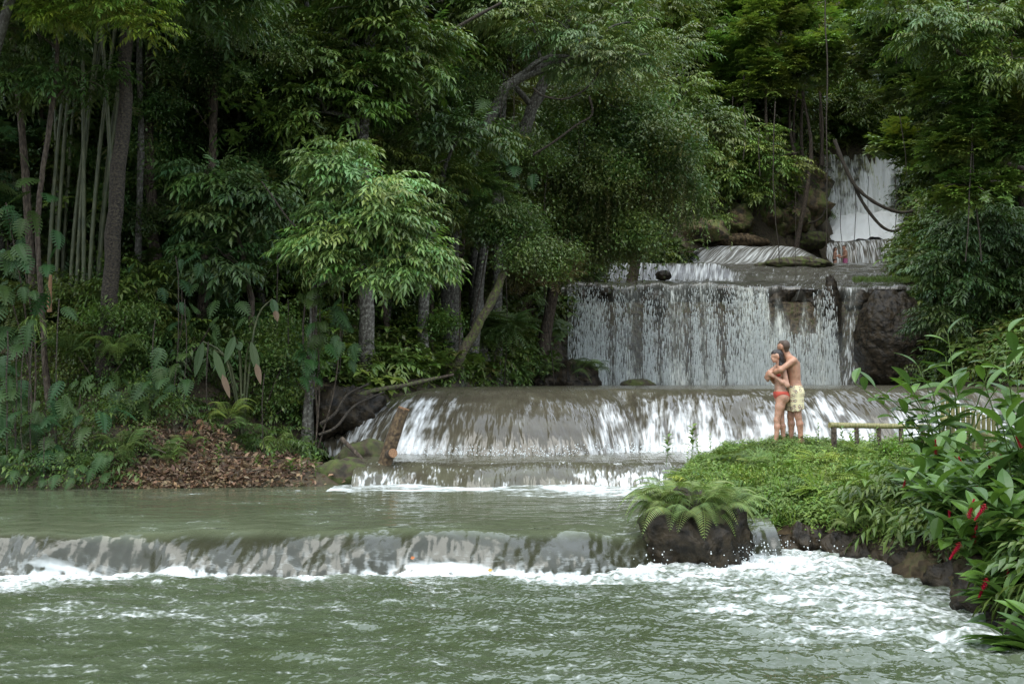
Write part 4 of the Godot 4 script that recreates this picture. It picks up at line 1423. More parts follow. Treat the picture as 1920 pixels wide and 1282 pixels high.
func build_hill() -> void:
	var rng := RandomNumberGenerator.new()
	rng.seed = 99
	# ---- trees on the jungle hillside, farther back
	var kinds := ["rosette", "spray", "fine", "rosette", "spray"]
	var tones := ["mid", "deep", "olive", "fresh_lit", "mid"]
	var count := 0
	for row in 9:
		var d := 45.0 + row * 5.6
		var n := 15
		for k in n:
			var px := -80.0 + 2080.0 * (k + 0.5 * (row % 2) + rng.randf_range(-0.3, 0.3)) / n
			var dd := d + rng.randf_range(-2.0, 2.0)
			var x := (px - 960.0) / 2200.0 * dd
			var p := Vector2(x, dd)
			var a := inside_by(land_a, p)
			var b := inside_by(land_b, p)
			if maxf(a, b) < 1.6 and not (dd > 82.0):
				continue
			var g := ground_y(x, dd)
			# only what rises into view
			if (g - 2.29) / dd > 0.37:
				continue
			var h := rng.randf_range(5.0, 9.0)
			var base := Vector3(x, g, -dd)
			var top := base + Vector3(rng.randf_range(-1, 1), h, rng.randf_range(-0.5, 1.0))
			var balls := []
			for q in 4:
				balls.append([base.lerp(top, rng.randf_range(0.45, 1.0)) + Vector3(rng.randf_range(-2.0, 2.0), 0, rng.randf_range(-1.0, 1.6)), Vector3(rng.randf_range(1.5, 2.3), rng.randf_range(0.9, 1.5), rng.randf_range(1.4, 2.0)), rng.randi_range(80, 130)])
			var m := count % kinds.size()
			count += 1
			tree("hillside_tree", "%s jungle tree with %s on the hillside" % [{"mid": "green", "deep": "deep green", "olive": "olive", "fresh_lit": "sunlit-painted green"}[tones[m]], {"spray": "drooping pointed leaves", "fine": "fine small leaves", "rosette": "broad whorled leaves"}[kinds[m]]], "jungle trees on the hillside", [base, base.lerp(top, 0.5) + Vector3(rng.randf_range(-0.3, 0.3), 0, 0), top], rng.randf_range(0.12, 0.22), 0.06, "bark_brown" if count % 3 else "bark_grey", balls, kinds[m], tint(rng, GREEN[tones[m]], 0.2), 900 + count, rng.randf_range(1.6, 2.1), "leaf", false, 6)
	# ---- trees hanging over the water from the far bank: broad glossy rosettes
	var hang := [
		["dark glossy tree spreading in front of the highest fall's vines", 1850, 34.0, [[1800, 270, 1.1, 0.7, 170], [1830, 250, 1.2, 0.7, 200], [1900, 240, 1.1, 0.7, 180], [1800, 200, 1.2, 0.7, 180], [1890, 170, 1.3, 0.7, 190], [1815, 350, 0.9, 0.7, 130]], "rosette", "mid", 0.95],
		["dense dark tree over the big brown boulder", 1880, 37.0, [[1830, 420, 1.3, 1.0, 230], [1860, 440, 1.4, 1.1, 260], [1800, 520, 1.2, 0.9, 220], [1880, 560, 1.2, 1.0, 220], [1790, 610, 1.0, 0.9, 170], [1860, 670, 1.2, 0.8, 200], [1920, 480, 1.2, 1.2, 220]], "spray", "cool", 1.15],
		["leafy tree with long olive sprays at the top of the gorge", 1900, 33.0, [[1750, 60, 1.3, 0.6, 210], [1840, 40, 1.4, 0.7, 230], [1900, 110, 1.2, 0.7, 190], [1700, 20, 1.1, 0.6, 160], [1790, 130, 1.2, 0.6, 170]], "spray", "mid", 1.1],
		["round-leaved tree leaning out above the highest fall", 1480, 66.0, [[1480, 110, 2.6, 1.3, 260], [1420, 150, 2.2, 1.2, 230], [1530, 100, 2.2, 1.2, 230], [1410, 60, 2.4, 1.2, 230], [1500, 30, 2.4, 1.2, 230]], "rosette", "fresh_lit", 1.7],
		["shadowy tree filling the gorge wall above the big boulder", 1950, 41.0, [[1850, 470, 1.6, 1.2, 260], [1840, 360, 1.8, 1.2, 280], [1920, 350, 1.8, 1.3, 280], [1815, 560, 1.2, 1.2, 220], [1840, 600, 1.6, 1.2, 260], [1910, 640, 1.6, 1.2, 260], [1780, 680, 1.3, 0.8, 200]], "spray", "cool", 1.25],
		["broad-leaved tree crowding the gorge behind the long olive sprays", 1930, 39.0, [[1740, 180, 1.8, 1.2, 240], [1830, 130, 1.8, 1.2, 240], [1900, 280, 1.8, 1.2, 240], [1790, 300, 1.5, 1.0, 200], [1700, 90, 1.8, 1.2, 240], [1910, 40, 1.8, 1.2, 240]], "rosette", "deep", 1.25],
		["dark tree leaning across the side of the highest fall", 1800, 68.0, [[1775, 250, 1.8, 1.2, 240], [1785, 320, 1.9, 1.5, 260], [1800, 390, 1.2, 1.2, 170], [1765, 300, 0.9, 0.7, 90], [1800, 400, 2.0, 1.6, 240], [1790, 200, 2.2, 1.3, 240]], "spray", "cool", 1.8],
		["drooping tree over the crags beside the highest fall", 1560, 80.0, [[1560, 210, 2.4, 1.2, 260], [1620, 205, 2.2, 0.9, 230], [1500, 225, 2.0, 1.0, 200], [1590, 140, 2.6, 1.3, 260], [1680, 170, 2.6, 1.2, 240]], "spray", "mid", 1.9],
		["low leafy thicket spreading over the mossy crags", 1380, 65.0, [[1340, 310, 2.2, 1.3, 280], [1295, 365, 1.7, 1.3, 230], [1400, 335, 2.0, 1.2, 260], [1370, 265, 2.2, 1.2, 260], [1450, 300, 1.8, 0.9, 200], [1260, 320, 1.8, 1.6, 230], [1430, 370, 0.9, 0.5, 70], [1345, 395, 1.0, 0.5, 80]], "spray", "fresh_lit", 1.5],
		["thick green crown over the bare stems beside the highest fall", 1500, 72.0, [[1390, 180, 2.2, 1.0, 230], [1460, 200, 1.8, 0.8, 170], [1340, 130, 2.4, 1.3, 260], [1320, 220, 2.0, 1.2, 220], [1350, 40, 2.6, 1.4, 280], [1600, 60, 2.6, 1.4, 280], [1660, 110, 2.2, 1.2, 230]], "rosette", "fresh_lit", 1.9],
	]
	for i in hang.size():
		var s: Array = hang[i]
		var d: float = s[2]
		var balls := []
		for b in s[3]:
			balls.append(ball(b[0], b[1], d + rng.randf_range(-0.6, 0.4), b[2], b[3], b[4]))
		var x0: float = (s[1] - 960.0) / 2200.0 * (d + 1.0)
		if d < 42.0:
			x0 = maxf(x0, 17.0)
		var base := Vector3(x0, ground_y(x0, d + 1.0), -(d + 1.0))
		var top: Vector3 = balls[0][0] + Vector3(0.4, -0.2, -0.3)
		tree("overhanging_tree", s[0], "", [base, base.lerp(top, 0.5) + Vector3(1.2, 1.0, -0.3), top], 0.16, 0.05, "bark_brown", balls, s[4], GREEN[s[5]], 700 + i, s[6], "leaf_glossy" if i < 1 else "leaf")
	# ---- low growth that covers the slopes
	var xf := {"spray": [], "fine": [], "rosette": []}
	var cols := {"spray": PackedColorArray(), "fine": PackedColorArray(), "rosette": PackedColorArray()}
	var made := 0
	var ks := ["spray", "fine", "rosette"]
	# down to the water on the shaded bank, beside the leaf heap
	for i in 2600:
		var d := rng.randf_range(19.25, 24.5)
		var x := rng.randf_range(-12.0, -6.3) if i % 4 else rng.randf_range(-6.3, -3.3)
		if i % 4 == 0 and d < 21.6:
			continue
		var a := inside_by(land_a, Vector2(x, d))
		if a < 0.05:
			continue
		var k: String = ks[i % 2]
		var s := rng.randf_range(0.5, 1.0)
		xf[k].append(Transform3D(Basis(Vector3.UP, rng.randf() * TAU) * Basis(Vector3.FORWARD, rng.randf_range(-0.3, 0.5)) * Basis.from_scale(Vector3(s, s, s)), Vector3(x, ground_y(x, d) + rng.randf_range(0.0, 0.4), -d)))
		cols[k].append(tint(rng, GREEN[["deep", "cool", "mid"][i % 3]], 0.3))
	while made < 70000:
		var d := 26.0 + 78.0 * rng.randf()
		var x := (lerpf(-60.0, 1980.0, pow(rng.randf(), 0.75)) - 960.0) / 2200.0 * d
		var p := Vector2(x, d)
		var a := maxf(inside_by(land_a, p), inside_by(land_b, p))
		if d > 80.0:
			a = maxf(a, 1.0)
		if a < 0.15:
			continue
		var y := ground_y(x, d)
		if (y - 2.29) / d > 0.36:
			made += 1
			continue
		if d > 62 and d < 77 and x > 8.0 and x < 22.0 and a < 1.2:
			made += 1
			continue
		made += 1
		var k: String = ks[rng.randi() % 3]
		var yaw := rng.randf() * TAU
		var s := rng.randf_range(0.9, 1.6) * (0.7 + d / 55.0)
		xf[k].append(Transform3D(Basis(Vector3.UP, yaw) * Basis(Vector3.FORWARD, rng.randf_range(-0.2, 0.7)) * Basis.from_scale(Vector3(s, s, s)), Vector3(x, y + rng.randf_range(0.05, 0.9) * (0.6 + d / 80.0), -d)))
		cols[k].append(tint(rng, GREEN[["deep", "mid", "fresh_lit", "mid", "olive"][rng.randi() % 5]], 0.3))
	# climbers and saplings that fill the forest between the trunks
	made = 0
	while made < 40000:
		made += 1
		var far := made % 4 == 0
		var d := rng.randf_range(47.0, 92.0) if far else rng.randf_range(25.0, 43.0)
		var x := (rng.randf_range(1120.0, 1960.0) if far else rng.randf_range(-60.0, 1130.0)) - 960.0
		x *= d / 2200.0
		var p := Vector2(x, d)
		var a := maxf(inside_by(land_a, p), inside_by(land_b, p))
		if a < (1.4 if far else 1.0):
			continue
		var h := rng.randf()
		var y := ground_y(x, d) + (0.5 + 6.0 * h * h if far else 0.4 + 13.0 * h)
		if noise_a.get_noise_3d(x * 0.35, y * 0.35, d * 0.35) < rng.randf_range(-0.5, 0.35):
			continue
		if (y - 2.29) / d > 0.36 or (far and d > 62 and d < 78 and x > 12.0 and a < 2.5):
			continue
		var k: String = ks[rng.randi() % 3]
		var s := rng.randf_range(0.75, 1.3) * (1.75 if far else 1.0)
		xf[k].append(Transform3D(Basis(Vector3.UP, rng.randf() * TAU) * Basis(Vector3.FORWARD, rng.randf_range(-0.2, 0.9)) * Basis.from_scale(Vector3(s, s, s)), Vector3(x, y, -d)))
		cols[k].append(tint(rng, GREEN[["deep", "mid", "cool", "mid", "olive"][rng.randi() % 5]], 0.3))
	var low := Node3D.new()
	low.name = "undergrowth"
	add_child(low)
	tag(low, "tangled low growth and climbers filling the forest floor and hillside", "undergrowth", "", "stuff")
	for k in ks:
		scatter("foliage", leaf_mesh[k + "0"], mats.leaf, xf[k], cols[k], low)


# ---------------------------------------------------------------- the grassy bank
func build_bank_cover() -> void:
	var rng := RandomNumberGenerator.new()
	rng.seed = 301
	var herb := [[], [], []]
	var hc := [PackedColorArray(), PackedColorArray(), PackedColorArray()]
	var grass := [[], [], []]
	var gc := [PackedColorArray(), PackedColorArray(), PackedColorArray()]
	var made := 0
	while made < 38000:
		var x := 2.1 + 7.4 * pow(rng.randf(), 1.2)
		var d := rng.randf_range(10.0, 21.3)
		var m := inside_by(mound, Vector2(x, d))
		if m < -0.02 or (x > 6.8 and d < 15.0):
			continue
		if m < 0.14 and d < 16.6 and rng.randf() < 0.75:
			continue
		made += 1
		var y := mound_y(x, d)
		var edge := sstep(0.9, 0.0, m)
		var at := Vector3(x, y, -d)
		if edge > 0.3 and rng.randf() < 0.7:
			# the fringe that spills over the bank's edge
			at += Vector3(rng.randf_range(-0.08, 0.05), -0.02, rng.randf_range(0.0, 0.12))
			at.y -= rng.randf_range(0.0, 0.13) * edge
		var s := rng.randf_range(0.5, 1.6)
		var lump := 0.5 + 0.5 * noise_a.get_noise_2d(x * 1.4, d * 1.4)
		s *= (0.7 + 0.8 * lump) * lerpf(1.0, 0.62, sstep(18.2, 19.8, d))
		var up := Vector3(rng.randf_range(-0.4, 0.4), 1, rng.randf_range(-0.2, 0.5) + 0.6 * edge).normalized()
		var b := Basis(Quaternion(Vector3.UP, up)) * Basis(Vector3.UP, rng.randf() * TAU) * Basis.from_scale(Vector3(s, s, s))
		var v := rng.randi() % 3
		var patch := noise_b.get_noise_2d(x * 0.8, d * 0.8)
		var c := GREEN.grass.lerp(GREEN.mid, clampf(0.5 + patch, 0, 1))
		if rng.randf() < 0.22:
			c = GREEN.fresh_lit
		if rng.randf() < 0.84:
			herb[v].append(Transform3D(b, at + Vector3(0, lump * 0.05 * rng.randf(), 0)))
			hc[v].append(tint(rng, c, 0.3))
		else:
			grass[v].append(Transform3D(b * Basis.from_scale(Vector3.ONE * lerpf(1.45, 0.9, sstep(18.0, 19.6, d))), at))
			gc[v].append(tint(rng, GREEN.grass, 0.3))
	var o := Node3D.new()
	o.name = "ground_cover_grass"
	add_child(o)
	tag(o, "thick green creeping plants and grass covering the river bank", "ground cover", "", "stuff")
	for v in 3:
		scatter("herb_foliage", leaf_mesh["herb%d" % v], mats.leaf_soft, herb[v], hc[v], o)
		scatter("grass", leaf_mesh["grass%d" % v], mats.leaf_soft, grass[v], gc[v], o)
	# taller weeds standing out of the cover
	for i in 46:
		var x := rng.randf_range(2.6, 6.4)
		var d := rng.randf_range(17.5, 20.8)
		if i > 30:
			x = rng.randf_range(4.4, 6.8)
			d = rng.randf_range(15.2, 17.5)
		if inside_by(mound, Vector2(x, d)) < 0.25:
			continue
		weed(Vector3(x, mound_y(x, d), -d), rng.randf_range(0.22, 0.42), rng, "leafy weed standing up from the grassy bank", "weeds on the grassy bank", GREEN.fresh_lit if i % 2 else GREEN.grass)
	for i in 22:
		var x := rng.randf_range(5.35, 7.0)
		var d := rng.randf_range(18.4, 19.4)
		weed(Vector3(x, mound_y(x, d), -d), rng.randf_range(0.25, 0.5), rng, "tall leafy weed in front of the bamboo railing", "weeds before the bamboo railing", GREEN.grass if i % 2 else GREEN.mid, rng.randf_range(0.12, 0.2))
	# low bushes of another leaf, scattered
	for i in 64:
		var x := rng.randf_range(2.5, 6.6)
		var d := rng.randf_range(16.3, 19.2)
		var m := inside_by(mound, Vector2(x, d))
		if m < 0.15 or (x > 4.0 and x < 5.4 and d > 18.3):
			continue
		var t := thing("low_bush", Vector3(x, mound_y(x, d), -d), "%s low bush in the green cover of the river bank" % ["small-leaved", "pointed-leaved", "feathery"][i % 3], "bush", "low bushes on the grassy bank")
		var mb := MB.new()
		tube(mb, [Vector3(0, -0.05, 0), Vector3(0.02, 0.12, 0)], 0.008, 0.005, 5, 0.0, false, GREEN.mid)
		part("stem", mb.mesh(), mats.leaf_soft, t)
		crown(t, [[Vector3(0, 0.13, 0), Vector3(0.3, 0.15, 0.26), 46]], ["fine", "spray", "pinnate"][i % 3], GREEN[["fresh_lit", "grass", "mid", "yellow"][i % 4]], 8000 + i, [0.55, 0.42, 0.36][i % 3], "leaf_soft")
	# two upright broad-leaved seedlings at the bank's corner
	weed(Vector3(2.62, 0.88, -20.0), 0.46, rng, "broad-leaved seedling at the outer corner of the grassy bank", "seedlings at the bank's corner", GREEN.mid, 0.24)
	weed(Vector3(3.02, 1.0, -19.8), 0.52, rng, "broad-leaved seedling at the outer corner of the grassy bank", "seedlings at the bank's corner", GREEN.mid, 0.26)
	# one round bright leaf plant at the couple's feet
	var lp := thing("round_leaf_plant", Vector3(5.05, mound_y(5.05, 20.1), -20.1), "bright round-leaved plant at the man's feet", "plant")
	for i in 4:
		var mb := MB.new()
		var a := i * 1.7
		leaf(mb, Vector3(0, 0.16 + 0.03 * i, 0), Vector3(cos(a), 0.4, sin(a)), Vector3.UP, 0.15, 0.14, 0.5, Color.WHITE * Color(GREEN.yellow), 0.2, 3)
		tube(mb, [Vector3.ZERO, Vector3(0, 0.16 + 0.03 * i, 0)], 0.006, 0.005, 5, 0.0, false, GREEN.fresh_lit)
		part("leaf", mb.mesh(), mats.leaf_soft, lp)
	# ---- the big fern on the dark rock
	fern("fern", Vector3(2.28, 0.72, -14.95), 140, 0.78, "big light green fern arching over the dark wet rock", 11, Color(0.15, 0.215, 0.06), 0.5)
	fern("fern", Vector3(2.75, 0.62, -15.75), 14, 0.75, "small fern between the dark rock and the bank", 12, Color(0.12, 0.18, 0.05))
	fern("fern", Vector3(4.45, 0.45, -15.35), 9, 0.6, "little fern hanging from the undercut bank", 13, Color(0.13, 0.19, 0.045))
	fern("fern", P(1068, 695, 37.3), 40, 1.25, "fern tuft crowning the dark rock by the tall curtain", 14, Color(0.10, 0.16, 0.045), 0.6)
	fern("fern", P(1120, 690, 37.2), 14, 0.8, "small fern on the rock's shoulder by the tall curtain", 15, Color(0.10, 0.16, 0.045))
	# grass by the far terraces
	var tuft := [[], PackedColorArray()]
	for i in 500:
		var px := rng.randf_range(1600, 1790)
		var p := P(px, 528 + rng.randf_range(-5, 3), 44.5 + rng.randf_range(-0.8, 0.8))
		var s := rng.randf_range(0.9, 1.5)
		tuft[0].append(Transform3D(Basis(Vector3.UP, rng.randf() * TAU) * Basis.from_scale(Vector3(s, s, s)), p))
		tuft[1].append(tint(rng, GREEN.mid, 0.3))
	var g := scatter("grass", leaf_mesh["grass1"], mats.leaf_soft, tuft[0], tuft[1], self)
	tag(g, "low grass on the lip above the big brown boulder", "grass", "", "stuff")


func weed(at: Vector3, h: float, rng: RandomNumberGenerator, label: String, group: String, col: Color, big := 0.12) -> void:
	var w := thing("weed", at, label, "plant", group)
	var mb := MB.new()
	var lean := Vector3(rng.randf_range(-0.1, 0.1), 1, rng.randf_range(-0.1, 0.1)) * h
	tube(mb, [Vector3(0, -0.05, 0), lean * 0.5 + Vector3(0.01, 0, 0), lean], 0.006, 0.003, 5, 0.0, false, col)
	part("stem", mb.mesh(), mats.leaf_soft, w)
	mb = MB.new()
	var n := 11
	for i in n:
		var f := 0.3 + 0.7 * i / (n - 1.0)
		var a := i * 2.4 + rng.randf()
		leaf(mb, lean * f, Vector3(cos(a), 0.45 + 0.5 * f, sin(a)), Vector3.UP, big * (1.15 - 0.4 * f), big * 0.34, 0.6, tint(rng, col, 0.2), 0.25, 2)
	var o := part("foliage", mb.mesh(), mats.leaf_soft, w)
	o.set_meta("kind", "stuff")


func fern(called: String, at: Vector3, n: int, size: float, label: String, sd: int, col: Color, spread := 0.12) -> void:
	var rng := RandomNumberGenerator.new()
	rng.seed = sd
	var f := thing(called, at, label, "fern")
	var ms := []
	for k in 3:
		var m: StandardMaterial3D = mats.leaf_soft.duplicate()
		m.albedo_color = tint(rng, col, 0.15).linear_to_srgb()
		ms.append(m)
	for i in n:
		var a := TAU * i / n * 2.618 + rng.randf()
		var o := part("frond", leaf_mesh["frond%d" % (i % 3)], ms[i % 3], f)
		var s := size * rng.randf_range(0.6, 1.1)
		o.transform = Transform3D(Basis(Vector3.UP, a) * Basis(Vector3.BACK, rng.randf_range(-0.35, 0.7)) * Basis.from_scale(Vector3(s, s, s)), Vector3(cos(a) * spread * rng.randf(), rng.randf_range(-0.1, 0.05), -sin(a) * spread * rng.randf()))


# ---------------------------------------------------------------- the shaded bank across the pool
func build_shaded_bank() -> void:
	var rng := RandomNumberGenerator.new()
	rng.seed = 401
	# fallen leaves
	var xf := [[], [], []]
	var cols := [PackedColorArray(), PackedColorArray(), PackedColorArray()]
	var made := 0
	while made < 8000:
		var x := rng.randfn(-5.2, 0.85)
		var d := 19.35 + 3.0 * pow(rng.randf(), 1.4)
		if inside_by(land_a, Vector2(x, d)) < 0.06:
			continue
		made += 1
		var p := Vector3(x, ground_y(x, d) + rng.randf_range(0.0, 0.07), -d)
		var v := rng.randi() % 3
		var s := rng.randf_range(0.35, 0.95)
		xf[v].append(Transform3D(Basis.from_euler(Vector3(rng.randfn() * 0.6, rng.randf() * TAU, rng.randfn() * 0.6)) * Basis.from_scale(Vector3(s, s, s)), p))
		var c: Color = [Color(0.13, 0.08, 0.045), Color(0.18, 0.12, 0.068), Color(0.085, 0.052, 0.03), Color(0.24, 0.17, 0.10)][rng.randi() % 4]
		cols[v].append(tint(rng, c, 0.3))
	var lit := Node3D.new()
	lit.name = "fallen_leaves"
	add_child(lit)
	tag(lit, "brown fallen leaves heaped on the shaded river bank", "fallen leaves", "", "stuff")
	for v in 3:
		scatter("leaves", leaf_mesh["dead%d" % v], mats.litter, xf[v], cols[v], lit)
	# twigs on the bank, each its own
	for i in 22:
		var x := rng.randf_range(-7.5, -3.2)
		var d := rng.randf_range(19.7, 21.6)
		var a := rng.randf() * TAU
		var l := rng.randf_range(0.25, 0.7)
		var mb := MB.new()
		var q := Vector3(cos(a), 0, sin(a)) * l
		var y := ground_y(x, d) + 0.05
		tube(mb, spline([-q, Vector3(0, 0.06, 0), q + Vector3(0, rng.randf_range(-0.05, 0.1), 0)], 3), 0.012, 0.006, 5)
		var o := part("twig", mb.mesh(), mats.bark_brown, self, Vector3(x, y, -d))
		tag(o, "dry twig lying among the fallen leaves", "twig", "twigs among the fallen leaves")
	# sawn rounds
	var rounds := [[371, 793, 22.0, 0.3, 0.075], [383, 806, 21.8, 0.42, 0.1], [357, 815, 21.6, 0.2, 0.085]]
	for i in 3:
		var r: Array = rounds[i]
		log_piece(P(r[0], r[1], r[2]), Vector3(0.5 - 0.25 * i, 0.05, 1).normalized(), r[3], r[4], "sawn_log", ["small sawn log lying on top of the leaf heap", "thicker sawn log with a pale end on the leaf heap", "short sawn round at the foot of the leaf heap"][i])
	# the sawn log that leans over the little fall
	var lean := thing("leaning_log", P(722, 862, 20.6), "thick sawn log leaning up from the rocks beside the dome", "log")
	var tip := P(757, 766, 20.6) - lean.position
	var mb2 := MB.new()
	tube(mb2, spline([Vector3(-0.02, -0.12, 0), tip * 0.5, tip], 5), 0.125, 0.105, 16, 0.14, false)
	part("stem", mb2.mesh(), mats.log_bark, lean)
	mb2 = MB.new()
	tube(mb2, [tip - tip.normalized() * 0.01, tip + tip.normalized() * 0.015], 0.106, 0.10, 16)
	part("cut_end", mb2.mesh(), mats.cut_wood, lean)
	log_piece(P(730, 852, 20.5), Vector3(0.45, 0.2, 1).normalized(), 0.4, 0.085, "sawn_log", "short sawn log with a reddish end beside the leaning log")
	# roots and branches over the dome's near end
	var arms := [
		[[[600, 800, 23.4], [640, 760, 23.6], [690, 735, 23.8], [760, 722, 24.6], [820, 708, 25.6]], 0.065, "mossy fallen branch lying along the dome's shoulder", "bark_moss"],
		[[[600, 795, 22.8], [628, 775, 22.9], [650, 740, 23.2], [690, 720, 24.0]], 0.035, "dark root crossing the white chute", "bark_liana"],
		[[[640, 822, 21.2], [668, 850, 21.0], [690, 875, 20.8], [712, 888, 20.4]], 0.045, "brown root bending down to the water", "bark_brown"],
		[[[598, 815, 22.0], [630, 800, 22.1], [665, 760, 22.9], [720, 735, 24.1]], 0.03, "forked dead branch among the wet roots", "bark_liana"],
		[[[690, 735, 27.0], [745, 717, 27.2], [800, 712, 27.4], [850, 702, 27.8]], 0.05, "thin dead branch lying behind the dome", "bark_brown"],
		[[[252, 935, 18.6], [258, 925, 18.9], [268, 918, 19.2]], 0.014, "thin broken stick poking out of the pool", "bark_brown"],
		[[[92, 585, 22.3], [92, 560, 22.3], [94, 515, 22.3]], 0.045, "pale broken stub hanging among the bamboo", "cut_wood"],
	]
	for a in arms:
		var pts := []
		for q in a[0]:
			pts.append(P(q[0], q[1], q[2]))
		var base: Vector3 = pts[0]
		for k in pts.size():
			pts[k] -= base
		var mb := MB.new()
		tube(mb, spline(pts, 5), a[1], a[1] * 0.6, 8, 0.35)
		var o := part("fallen_branch", mb.mesh(), mats[a[3]], self, base)
		tag(o, a[2], "branch")
	# ---- a small pale notice board among the trees
	var board := thing("notice_board", P(625, 690, 26.0), "small pale notice board among the trees", "sign")
	mb2 = MB.new()
	var bm := BoxMesh.new()
	bm.size = Vector3(0.36, 0.2, 0.02)
	var st := std("board_white", lin(0.45, 0.45, 0.42), 0.7)
	var face := part("board", bm, st, board)
	face.rotation = Vector3(0.1, 0.3, -0.12)
	var pm := CylinderMesh.new()
	pm.top_radius = 0.02
	pm.bottom_radius = 0.02
	pm.height = 0.9
	part("post", pm, mats.bark_brown, board, Vector3(0, -0.5, -0.035))
	# ---- banana-like plants with torn brown leaves
	var bp := thing("broad_leaf_plant", on_ground(455, 23.0), "plant with large hanging leaves browned at the edges", "plant")
	var tops := [[400, 655, 430, 740], [440, 630, 415, 690], [470, 640, 488, 715], [445, 640, 452, 660], [510, 560, 520, 600], [380, 640, 360, 720]]
	for i in tops.size():
		var s: Array = tops[i]
		var a := P(s[0], s[1], 22.4 + 0.1 * i) - bp.position
		var b := P(s[2], s[3], 22.3 + 0.1 * i) - bp.position
		var stalk := MB.new()
		tube(stalk, spline([Vector3(0, 0, 0), a * Vector3(0.4, 0.8, 0.4), a], 5), 0.03, 0.012, 6, 0.0, false)
		part("stalk", stalk.mesh(), mats.bamboo_green, bp)
		var mb := MB.new()
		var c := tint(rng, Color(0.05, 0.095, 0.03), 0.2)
		leaf(mb, a, (b - a), Vector3(0.3, 0.3, 1), a.distance_to(b) * 0.8, 0.16, 0.15, c, 0.25, 7, 0.45)
		if i % 2 == 0:
			# the dead brown tip
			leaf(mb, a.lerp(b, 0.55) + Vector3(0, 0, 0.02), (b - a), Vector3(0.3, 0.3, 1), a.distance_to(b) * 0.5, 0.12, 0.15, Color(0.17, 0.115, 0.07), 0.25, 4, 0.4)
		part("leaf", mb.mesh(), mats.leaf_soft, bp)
	# ---- climbing plants with deeply cut leaves: every leaf a part
	var climbers := [
		[on_ground(60, 21.2), 60, [[10, 380, 60, 150], [40, 470, 70, 120], [20, 560, 60, 80]], "climbing plant with large cut leaves over the dark forest edge", 1.0],
		[on_ground(95, 20.4), 62, [[80, 770, 60, 60], [60, 830, 60, 50], [120, 850, 40, 40], [150, 740, 60, 50]], "cut-leaved plant hanging over the dark pool edge", 0.85],
		[on_ground(160, 19.7), 44, [[150, 890, 50, 25], [60, 895, 50, 20], [210, 870, 40, 30], [20, 870, 40, 40]], "low cut-leaved plant trailing along the shaded waterline", 0.6],
		[on_ground(20, 20.2), 26, [[10, 790, 30, 90], [0, 700, 30, 60]], "cut-leaved plant with light leaves at the pool's dark edge", 0.9],
		[on_ground(250, 21.4), 40, [[240, 740, 60, 60], [290, 700, 50, 50]], "spreading plant with long cut leaves beside the leaf heap", 0.9],
		[on_ground(590, 23.0), 46, [[585, 560, 30, 90], [575, 660, 30, 60], [640, 600, 20, 60]], "climber with dark cut leaves up the bright tree's stem", 0.8],
		[on_ground(860, 31.0), 34, [[850, 300, 40, 60], [930, 340, 60, 50], [850, 250, 60, 60]], "climber with pale cut leaves on the great leaning tree", 1.15],
		[on_ground(310, 23.6), 40, [[330, 640, 70, 60], [340, 540, 80, 70], [400, 600, 60, 60]], "dim cut-leaved climber behind the leaf heap", 0.9],
	]
	for k in climbers.size():
		var s: Array = climbers[k]
		var t := thing("climbing_plant", s[0], s[3], "plant")
		var stem := MB.new()
		var d: float = -s[0].z
		var ms := []
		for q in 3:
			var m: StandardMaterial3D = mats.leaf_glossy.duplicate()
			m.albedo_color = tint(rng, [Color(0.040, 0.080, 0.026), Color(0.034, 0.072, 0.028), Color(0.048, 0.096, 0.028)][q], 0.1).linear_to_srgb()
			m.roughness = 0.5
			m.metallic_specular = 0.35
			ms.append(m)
		for c in s[2]:
			var to := P(c[0], c[1], d - 0.2) - t.position
			tube(stem, spline([Vector3.ZERO, to * 0.5 + Vector3(0.1, 0, -0.15), to], 4), 0.02, 0.012, 5, 0.0, false)
		part("stem", stem.mesh(), mats.bark_brown, t)
		for i in s[1]:
			var c: Array = s[2][i % s[2].size()]
			var p := P(c[0] + rng.randfn() * c[2] * 0.55, c[1] + rng.randfn() * c[3] * 0.55, d - 0.1 - rng.randf() * 0.5) - t.position
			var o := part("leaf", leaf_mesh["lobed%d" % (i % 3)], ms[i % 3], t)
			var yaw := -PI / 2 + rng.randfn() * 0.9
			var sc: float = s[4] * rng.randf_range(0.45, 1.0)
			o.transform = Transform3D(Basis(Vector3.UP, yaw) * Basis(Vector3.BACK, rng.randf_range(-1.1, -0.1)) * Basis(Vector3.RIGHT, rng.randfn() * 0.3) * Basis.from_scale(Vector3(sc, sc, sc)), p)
	# ---- strap-leaved tufts perched on stems
	var tufts := [[62, 610, 21.0, 0.9, "fresh_lit", "grassy tuft perched on a stem over the dark bank"], [170, 560, 23.2, 0.9, "deep", "dim strap-leaved tuft on the tall straight trunk"], [985, 500, 30.5, 1.0, "mid", "strap-leaved tuft on the trunk over the dark hollow"], [1000, 560, 32.0, 0.9, "deep", "lower strap-leaved tuft beside the dark hollow"], [350, 500, 24.0, 1.1, "cool", "drooping strap-leaved tuft in the forest gloom"], [450, 500, 24.6, 1.0, "cool", "long-leaved tuft under the small pale tree"]]
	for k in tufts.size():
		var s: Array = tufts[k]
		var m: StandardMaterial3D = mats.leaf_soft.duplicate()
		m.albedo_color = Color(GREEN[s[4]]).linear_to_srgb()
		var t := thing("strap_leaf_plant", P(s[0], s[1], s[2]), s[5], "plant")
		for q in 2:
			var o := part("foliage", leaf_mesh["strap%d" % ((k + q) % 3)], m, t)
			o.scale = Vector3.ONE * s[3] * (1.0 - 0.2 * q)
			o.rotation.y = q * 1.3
			o.set_meta("kind", "stuff")
